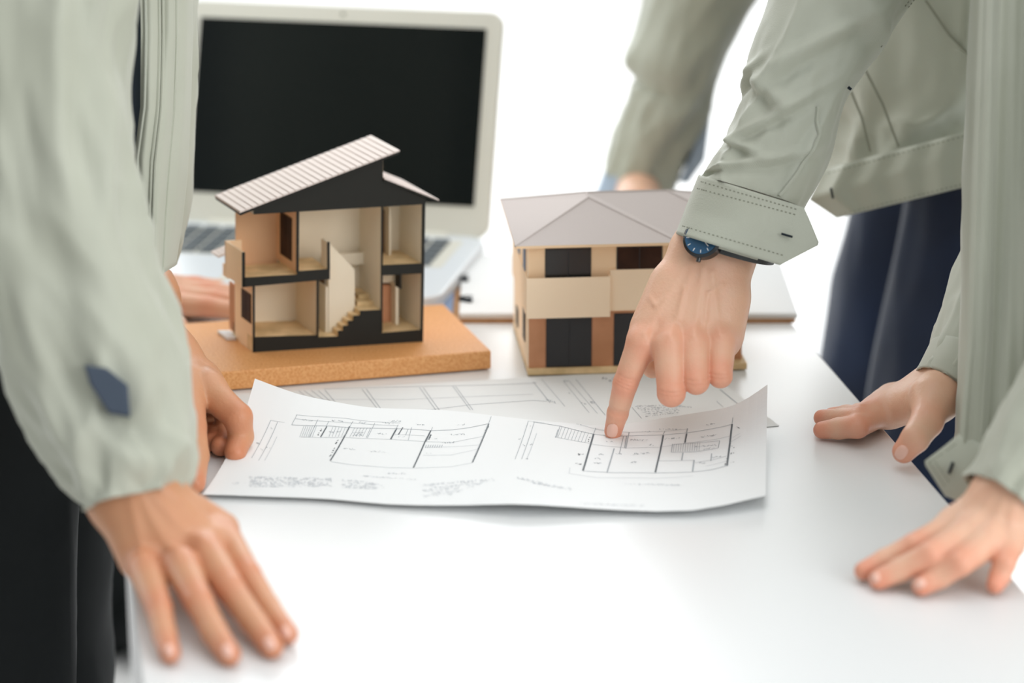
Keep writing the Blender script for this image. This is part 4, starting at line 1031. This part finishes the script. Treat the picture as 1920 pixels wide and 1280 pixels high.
far_up = P(1200, 345, 2.84); fwz = np.array([T(1190, 462)[0], T(1190, 462)[1], TZ + .037])
c_a, d_a = arm_cut(wr, arm_up); c_b, d_b = arm_cut(fwz, far_up)
body = body_mesh('body', M_skin, p3, [(ph, c_a, d_a, arm_chain(wr, arm_up, .024, slv, (.8, .66, .5, .35, .2), tor.at(.17, math.pi, -.06))), (fh, c_b, d_b, arm_chain(fwz, far_up, .023, sl2, (.8, .66, .5, .35, .2), tor.at(.17, math.pi * .9, -.07)))], trunk(tor, .17, .6), (p3_head, (-.7, -.3, -.6)))
nail_on(ph, 1148, 807, 10.5, 13, .12, body)
# watch
wt = thing('wristwatch', P(1330, 458, 2.19), 'dark wristwatch with a blue dial half hidden under the cuff of the pointing arm', 'watch')
wl = Loft([(1303, 425, 1452, 468, 2.186, .0300), (1292, 447, 1446, 492, 2.188, .0300)], None, 2.2)
V = []; Fc = []; ns = 72
for lay in (0, .0022):
    for t in (0, 1):
        for k in range(ns): V.append(wl.at(t, 2 * math.pi * k / ns, lay))
idx = lambda l, t, k: (l * 2 + t) * ns + k % ns
for k in range(ns):
    Fc += [(idx(1, 0, k), idx(1, 0, k + 1), idx(1, 1, k + 1), idx(1, 1, k)), (idx(0, 0, k), idx(0, 1, k), idx(0, 1, k + 1), idx(0, 0, k + 1)),
           (idx(0, 0, k), idx(0, 0, k + 1), idx(1, 0, k + 1), idx(1, 0, k)), (idx(0, 1, k), idx(1, 1, k), idx(1, 1, k + 1), idx(0, 1, k + 1))]
mesh('strap', V, Fc, M_strap, wt, smooth=False)
wc = P(1318, 447, 2.157); wn = nrm(np.array([-.35, -.80, .50])); wu = nrm(UP - wn * (UP @ wn)); ws = np.cross(wu, wn)
def disc(name, r0, r1, z0, z1, m, parent=wt, n=48, c=None):
    c = wc if c is None else c
    A = [c + ws * r0 * math.cos(2 * math.pi * k / n) + wu * r0 * math.sin(2 * math.pi * k / n) + wn * z0 for k in range(n)]
    B = [c + ws * r1 * math.cos(2 * math.pi * k / n) + wu * r1 * math.sin(2 * math.pi * k / n) + wn * z1 for k in range(n)]
    return MB().prism(A, B).build(name, m, parent)
case = disc('case', .0155, .0155, -.006, .0015, M_steel); disc('bezel', .0155, .0135, .0015, .003, M_steel)
dial = disc('dial', .0132, .0132, .003, .0033, M_dial)
for k in range(12):
    a = 2 * math.pi * k / 12; r_ = ws * math.cos(a) + wu * math.sin(a)
    MB().tube([wc + wn * .0035 + r_ * .0098, wc + wn * .0035 + r_ * .0122], .00035, 5).build('hour_mark', M_white, dial)
MB().tube([wc + wn * .0042, wc + wn * .0042 + (ws * .5 - wu * .6) * .012], .0004, 5).build('watch_hand', M_white, dial)
MB().tube([wc - wu * .0155 - ws * .002, wc - wu * .0185 - ws * .0025], .0018, 10).build('crown', M_steel, wt)
MB().tube([P(1345, 462, 2.158), P(1362, 468, 2.158)], .0026, 8).build('lug', M_steel, wt)

# ================================================================== near person on the left side of the table
p1 = thing('person', foot_root(-.42, 2.05), 'person in sage jacket and black trousers, one hand pinching the corner of the plan', 'person')
z5 = lambda x, y: (x * .609, 500 + y * .609)
def TT(pt, h): return T(pt[0], pt[1], h)
w1 = TT((246, 928), .058)
FI = [
 fing((TT((272, 1066), .027), .0120), (TT((298, 1140), .020), .0086), (TT((309, 1190), .012), .0078), (TT((319, 1224), .008), .0068)),
 fing((TT((338, 1058), .032), .0122), (TT((373, 1128), .023), .0096), (TT((402, 1185), .013), .0087), (TT((430, 1226), .008), .0075)),
 fing((TT((385, 1034), .033), .0124), (TT((432, 1105), .024), .0098), (TT((474, 1164), .014), .0088), (TT((510, 1212), .008), .0076)),
 fing((TT((420, 1008), .030), .0118), (TT((466, 1078), .023), .0088), (TT((503, 1138), .013), .0080), (TT((540, 1188), .008), .0070)),
 fing((TT((330, 950), .02), .014), (TT((430, 960), .018), .011), (TT((465, 990), .012), .009), (TT((480, 1020), .009), .0075)),
]
FI = FI[:4] + [fing((TT((320, 960), .028), .014), (TT((385, 985), .018), .011), (TT((425, 1015), .012), .009), (TT((450, 1050), .009), .0078))]
up1 = P(190, 740, 1.935)
pal = [(w1 - RT * .006, TT((262, 1045), .026), .0225, .0150), (w1, TT((325, 1035), .030), .0240, .0150), (w1 + RT * .005, TT((380, 1018), .031), .0235, .0150), (w1 + RT * .008, TT((412, 995), .028), .0215, .014),
       (w1 - RT * .006, up1 - RT * .008, .0235, .028), (w1 + RT * .008, up1 + RT * .008, .0235, .028)]
kn = [f[1][0] for f in FI] + [f[0][0] for f in FI] + [f[3][0] for f in FI]
tend = [(w1, f[0][0], .0012, .0035, np.array([-.05, -.5, .85])) for f in FI[:4]]
nh = hand_mesh(FI, pal, .0018, [(k, .014, .8) for k in kn], tend)
# gripping hand
w2 = P(310, 680, 2.20)
g = lambda x, y, d: P(x, y, d)
tI = T(441, 848, .0085); tM = T(414, 836, .0085); tR = T(398, 828, .0085); tT = T(364, 905, .009)
dI, dM_ = proj(tI)[2], proj(tM)[2]
FG = [
 fing((g(388, 728, 2.165), .0125), (g(446, 782, 2.150), .0112), (g(452, 818, 2.155), .0096), (tI, .0084)),
 fing((g(385, 712, 2.190), .0125), (g(428, 775, 2.195), .0105), (g(425, 808, 2.19), .0092), (tM, .008)),
 fing((g(372, 708, 2.215), .012), (g(412, 765, 2.225), .010), (g(408, 800, 2.22), .009), (tR, .0078)),
 fing((g(355, 700, 2.235), .0115), (g(392, 755, 2.250), .009), (g(390, 790, 2.24), .008), (T(382, 815, .008), .007)),
 fing((g(345, 720, 2.165), .016), (g(356, 800, 2.130), .0125), (g(366, 855, 2.118), .0105), (tT, .0085)),
]
pg = [(w2, g(380, 722, 2.178), .024, .0145), (w2, g(372, 712, 2.205), .024, .014), (w2, g(355, 705, 2.225), .022, .0135), (w2, g(345, 735, 2.165), .024, .0165), (g(350, 740, 2.17), g(392, 735, 2.17), .014, .012), (w2, g(258, 560, 2.262), .0235, .027)]
gh = hand_mesh(FG, pg, .0016, [(f[1][0], .013, .9) for f in FG] + [(f[3][0], .012, 1.0) for f in FG])
h1 = P(420, -900, 2.12)
hair_mesh(h1, (.8, 0, -.5), p1)
trousers('trousers', (-.435, 2.12, .90), (1, 0), M_dark, p1, stance=.11, wid=1.15)
t1 = Loft([(150, -1080, 420, -1060, 2.16, .09), (-200, -880, 400, -860, 2.2, .12), (-260, -450, 372, -480, 2.26, .13), (-240, -200, 366, -200, 2.28, .13), (-220, 0, 362, 0, 2.29, .125), (-210, 200, 352, 200, 2.29, .12), (-200, 400, 340, 400, 2.29, .11), (-190, 560, 318, 497, 2.29, .10)],
          folds(.010, 11.3, 2.5, 2.6))
j1 = t1.build('jacket', M_jack2, p1, 80, 110)
pl1 = Plate([(0, 250, -700), (.3, 264, 60), (.6, 263, 200), (.75, 252, 290), (.88, 255, 380), (1, 262, 540)], [(0, 366, -700), (.3, 362, 60), (.6, 358, 210), (.75, 352, 330), (.88, 342, 420), (1, 330, 497)],
            lambda u, v: 2.135 + .055 * u ** 3 + .0022 * math.sin(u * 18 + v * 3) + .0035 * math.sin(u * 7 - v * 5))
pl1.build('front_panel', M_jack2, j1, 60, 70, .004)
for u in (.07, .33, .40, .66):
    MB().tube([pl1.S(u + .03 * math.sin(k / 9), k / 40) - nrm(pl1.S(.3, .5) - C) * .0006 for k in range(41)], .0013, 6).build('seam', M_jack2 if u > .2 else M_jack, j1)
MB().prism([P(244, -600, 2.150), P(268, -600, 2.150), P(268, 200, 2.150), P(256, 290, 2.150), P(244, 270, 2.150)], [P(244, -600, 2.165), P(268, -600, 2.165), P(268, 200, 2.165), P(256, 290, 2.165), P(244, 270, 2.165)]).build('shirt_front', M_shirt, p1)
def near_disp(t, phi, p):
    b = folds(.009, 21.7, 4.5, 1.5)(t, phi, p)
    b += -.014 * math.exp(-((t - .36) / .05) ** 2) * math.exp(-((phi - .5) / .5) ** 2)
    b += -.014 * math.exp(-((t - .80 - .1 * math.cos(phi)) / .05) ** 2) * math.exp(-((phi - 1.3) / .6) ** 2) + .010 * math.exp(-((t - .90) / .05) ** 2) * math.exp(-((phi - .9) / .5) ** 2)
    return b
ns1 = Loft([(-120, -820, 330, -800, 2.05, .09), (-110, -450, 290, -420, 2.0, .085), (-90, -150, 258, -120, 1.97, .078), (-80, 60, 254, 60, 1.96, .074), (-72, 260, 248, 250, 1.955, .070), (-60, 450, 272, 420, 1.95, .066), (-20, 620, 322, 580, 1.945, .062), (52, 790, 352, 740, 1.935, .056), (120, 900, 354, 850, 1.925, .048), (163, 966, 340, 922, 1.92, .042)], near_disp)
ns1.build('sleeve', M_jack2, j1, 110, 90)
vt = Plate([(0, 158, 684), (.4, 168, 720), (1, 205, 775)], [(0, 200, 690), (.4, 240, 722), (1, 244, 782)], lambda u, v: 1.876)
vt.build('vent_lining', M_shirt, j1, 10, 10, .03, )
# second sleeve
ns2 = Loft([(-60, -500, 260, -500, 2.36, .07), (-20, -150, 290, -120, 2.36, .066), (60, 150, 310, 160, 2.35, .062), (120, 360, 318, 370, 2.33, .055), (170, 500, 306, 545, 2.27, .048), (200, 630, 340, 615, 2.235, .044), (228, 716, 360, 668, 2.205, .040)], folds(.005, 31, 4, 1.5))
ns2.build('sleeve', M_jack2, j1, 70, 60)

c_a, d_a = arm_cut(w1, up1); c_b, d_b = arm_cut(w2, g(258, 560, 2.262))
b1 = body_mesh('body', M_skin_t, p1, [(nh, c_a, d_a, arm_chain(w1, up1, .030, ns1, (.75, .6, .45, .3, .15), ns1.frame(.06)[0])), (gh, c_b, d_b, arm_chain(w2, g(258, 560, 2.262), .027, ns2, (.7, .55, .4, .28, .15), ns2.frame(.05)[0]))], trunk(t1, .15, .6), (h1, (.8, 0, -.5)))
nail_on(nh, 537, 1184, 9, 12, -.5, b1)
nail_on(nh, 506, 1206, 10, 13, -.5, b1)
nail_on(nh, 427, 1220, 10, 13, -.35, b1)
nail_on(nh, 318, 1219, 9, 12, -.15, b1)
# ================================================================== far person on the left: only one hand shows past the jacket
p2 = thing('person', foot_root(-.62, 3.2), 'mostly hidden person, only one bare hand showing at the far left of the board', 'person')
w4 = T(142, 588)
fh2 = flat_hand(w4[:2], (1.0, .04), -1, arm=P(82, 480, 2.60), spread=.8, wr_=.019, zf=.62)
h2 = P(-80, -950, 3.1)
hair_mesh(h2, (.8, -.4, -.4), p2)
trousers('trousers', (-.60, 3.32, .93), (.7, -.7), M_dark, p2, stance=.10)
t2 = Loft([(-220, -1000, 60, -1000, 3.1, .09), (-340, -820, 140, -820, 3.15, .12), (-330, -400, 160, -400, 3.2, .12), (-310, 0, 150, 0, 3.25, .12), (-290, 250, 140, 250, 3.25, .12)], folds(.008, 41, 3, 2))
j2 = t2.build('jacket', M_jack2, p2, 40, 60)
ns3 = Loft([(-60, -780, 160, -760, 3.05, .07), (0, -300, 200, -280, 3.0, .06), (-20, 60, 180, 60, 2.85, .055), (0, 300, 160, 300, 2.70, .05), (34, 490, 146, 478, 2.605, .040)], folds(.004, 43, 3, 1.5))
ns3.build('sleeve', M_jack2, j2, 40, 50)

w4z = np.array([w4[0], w4[1], TZ + .036]); c_a, d_a = arm_cut(w4z, P(82, 480, 2.60))
body_mesh('body', M_skin, p2, [(fh2, c_a, d_a, arm_chain(w4z, P(82, 480, 2.60), .023, ns3, (.8, .6, .4, .2), ns3.frame(.05)[0]))], trunk(t2, .25, .6), (h2, (.8, -.4, -.4)), .010)
# ================================================================== person on the right
p4 = thing('person', foot_root(.52, 2.0), 'person at the right edge in a buttoned sage jacket, both palms flat on the table', 'person')
z6 = lambda x, y: (1480 + x / 2, 500 + y / 2)
w5 = P(1800, 712, 2.19)
def Q(x, y, h): return T(*z6(x, y), h)
iT4 = Q(122, 612, .008)
FI = [
 fing((P(1655, 768, 2.215), .0125), (Q(255, 598, .016), .0092), (Q(185, 606, .011), .0083), (iT4, .0068)),
 fing((P(1665, 755, 2.245), .0125), (Q(262, 572, .018), .0092), (Q(190, 570, .012), .008), (Q(122, 566, .008), .0066)),
 fing((P(1668, 748, 2.270), .012), (Q(270, 560, .018), .009), (Q(215, 556, .012), .008), (Q(160, 558, .008), .0066)),
 fing((P(1680, 745, 2.290), .0115), (Q(300, 545, .018), .0085), (Q(260, 548, .012), .0075), (Q(225, 552, .008), .006)),
 fing((P(1752, 748, 2.160), .0165), (P(1738, 790, 2.140), .0125), (P(1716, 822, 2.125), .0108), (P(1695, 846, 2.128), .0090)),
]
pal = [(w5, P(1668, 762, 2.220), .0215, .0135), (w5, P(1680, 755, 2.245), .0215, .0135), (w5, P(1690, 750, 2.272), .020, .013), (w5, P(1760, 745, 2.165), .020, .0165), (P(1750, 745, 2.17), P(1675, 772, 2.21), .0165, .0115),
       (w5, P(1852, 618, 2.208), .0205, .023)]
rh = hand_mesh(FI, pal, .0014, [(f[1][0], .012, .8) for f in FI] + [(f[3][0], .012, .9) for f in FI], (), ())
w6 = T(1900, 930, .050)
def E(x, y, h): return T(*z6(x, y), h)
FN = [
 fing((E(620, 975, .030), .0115), (E(470, 1045, .024), .0086), (E(360, 1100, .014), .0078), (E(278, 1140, .008), .0066)),
 fing((E(675, 1000, .032), .0120), (E(530, 1080, .025), .0092), (E(420, 1135, .014), .0083), (E(335, 1172, .008), .0070)),
 fing((E(745, 1030, .030), .0115), (E(640, 1110, .023), .0089), (E(565, 1160, .013), .0080), (E(497, 1196, .008), .0068)),
 fing((E(820, 1045, .026), .0108), (E(808, 1110, .020), .0080), (E(790, 1158, .012), .0073), (E(772, 1192, .008), .0062)),
 fing((E(680, 880, .030), .013), (E(590, 880, .018), .0105), (E(520, 900, .012), .009), (E(480, 925, .009), .0075)),
]
FN[4] = fing((E(760, 900, .03), .013), (E(690, 930, .018), .010), (E(650, 950, .012), .0085), (E(610, 975, .009), .0075))
pal = [(w6, E(630, 965, .030), .0225, .0125), (w6, E(690, 985, .031), .0225, .0135), (w6, E(750, 1015, .029), .0225, .013), (w6, E(815, 1025, .025), .022, .0120), (w6, P(1975, 790, 1.945), .0235, .028)]
lh = hand_mesh(FN, pal, .0018, [(f[1][0], .012, .8) for f in FN] + [(f[3][0], .012, .9) for f in FN], [(w6, f[0][0], .0010, .0032, np.array([0, -.4, .9])) for f in FN[:4]])
h4 = P(2150, -1150, 2.0)
hair_mesh(h4, (-.8, 0, -.5), p4)
trousers('trousers', (.55, 2.02, .90), (-1, 0), M_navy, p4, stance=.12, wid=1.05)
t4 = Loft([(1960, -1250, 2300, -1250, 2.02, .09), (1860, -1050, 2480, -1050, 2.04, .12), (1842, -500, 2480, -500, 2.08, .13), (1840, -200, 2460, -200, 2.09, .13), (1832, 60, 2440, 60, 2.10, .13), (1822, 300, 2420, 300, 2.11, .125), (1818, 560, 2400, 560, 2.12, .12), (1806, 760, 2390, 760, 2.12, .115), (1800, 850, 2390, 850, 2.12, .11)],
          folds(.008, 51.3, 2.5, 2.6))
j4 = t4.build('jacket', M_jack2, p4, 90, 110)
pl4 = Plate([(0, 1870, -900), (.25, 1834, 60), (.45, 1824, 300), (.62, 1817, 500), (.8, 1814, 640), (1, 1796, 850)], [(0, 1945, -900), (.25, 1925, 60), (.45, 1925, 300), (.62, 1925, 500), (.8, 1925, 640), (1, 1925, 850)],
            lambda u, v: 2.000 + .05 * max(0, .25 - u) + .0010 * math.sin(u * 22 + v * 2.5) + .003 * math.sin(u * 7 + v * 6))
pl4.build('front_panel', M_jack2, j4, 50, 90, .004)
for u in (.10, .36, .42):
    MB().tube([pl4.S(u + .02 * math.sin(k / 9), k / 40) - nrm(pl4.S(.3, .5) - C) * .0005 for k in range(41)], .0011, 6).build('seam', M_jack2, j4)
ht = Plate([(0, 1800, 812), (.2, 1768, 838), (.45, 1731, 866), (1, 1772, 930)], [(0, 1870, 845), (1, 1850, 960)], lambda u, v: 1.992 + .02 * (1 - u))
ht.build('hem_tab', M_jack2, j4, 20, 14, .004)
buttonhole((1779, 888), (1787, 866), 2.003, j4, .0011)
st = MB()
for pts in ([(1742, 866), (1776, 918)], [(1742, 866), (1775, 845), (1800, 826)], [(1754, 866), (1784, 910)]): stitches(st, [P(x, y, 2.000) for x, y in pts], .0004, .0018, .0012, .0012)
tag(st.build('stitching', M_stitch, j4, recalc=False), kind='stuff')
# sleeves: the far one ends above the table edge, the near one comes down at the frame edge
s5 = Loft([(1880, -950, 2160, -950, 2.2, .075), (1880, -400, 2180, -380, 2.24, .07), (1870, 0, 2130, 20, 2.26, .065), (1850, 320, 2060, 380, 2.25, .058), (1790, 515, 1965, 600, 2.225, .052), (1766, 596, 1890, 662, 2.205, .046), (1740, 664, 1832, 722, 2.195, .040), (1727, 692, 1812, 757, 2.192, .0375)], folds(.004, 61, 4, 1.5))
s5.build('sleeve', M_jack2, j4, 90, 80)
c5 = Loft([(1750, 634, 1854, 702, 2.198, .0435), (1736, 662, 1838, 728, 2.195, .0425), (1722, 690, 1820, 765, 2.192, .0405)])
c5.build('cuff', M_jack2, j4, 10, 64)
s6 = Loft([(2080, -950, 2420, -900, 1.92, .08), (2100, -400, 2440, -350, 1.92, .078), (2080, 100, 2400, 160, 1.93, .072), (2020, 420, 2310, 540, 1.94, .066), (1940, 660, 2150, 800, 1.945, .056), (1870, 790, 2020, 905, 1.945, .048), (1815, 886, 1940, 985, 1.94, .041)], folds(.005, 71, 4, 1.5))
s6.build('sleeve', M_jack2, j4, 90, 80)

c_a, d_a = arm_cut(w5, P(1852, 618, 2.208)); c_b, d_b = arm_cut(w6, P(1975, 790, 1.945))
b4 = body_mesh('body', M_skin, p4, [(rh, c_a, d_a, arm_chain(w5, P(1852, 618, 2.208), .020, s5, (.78, .66, .55, .42, .28, .15), s5.frame(.05)[0])), (lh, c_b, d_b, arm_chain(w6, P(1975, 790, 1.945), .028, s6, (.75, .6, .45, .3, .15), s6.frame(.05)[0]))], trunk(t4, .15, .6), (h4, (-.8, 0, -.5)))
tn = P(1695, 846, 2.128)
nail_on(rh, 1690, 848, 11, 14, .6, b4)
nail_on(lh, 1640, 1083, 9, 12, 1.2, b4)
nail_on(lh, 1724, 1094, 9, 12, 1.1, b4)
# ------------------------------------------------------------------ a chair far across the floor
cp = (0.32, 8.2, 0)
chx = thing('chair', cp, 'pale pink upholstered chair far behind on the bright floor', 'chair')
CH = lambda x, y, z: (cp[0] + x, cp[1] + y, z)
MB().box(CH, -.24, .24, -.22, .22, .42, .48).build('seat', M_pink, chx, bevel=.02)
MB().box(CH, -.24, .24, .18, .24, .5, .86).build('backrest', M_pink, chx, bevel=.02)
for a in (-.21, .21):
    for b in (-.19, .19): MB().tube([CH(a, b, .42), CH(a * 1.1, b * 1.1, 0)], .014, 8).build('leg', M_white, chx)
for a in (-.15, .15): MB().tube([CH(a, .21, .45), CH(a, .21, .55)], .012, 8).build('back_support', M_white, chx)
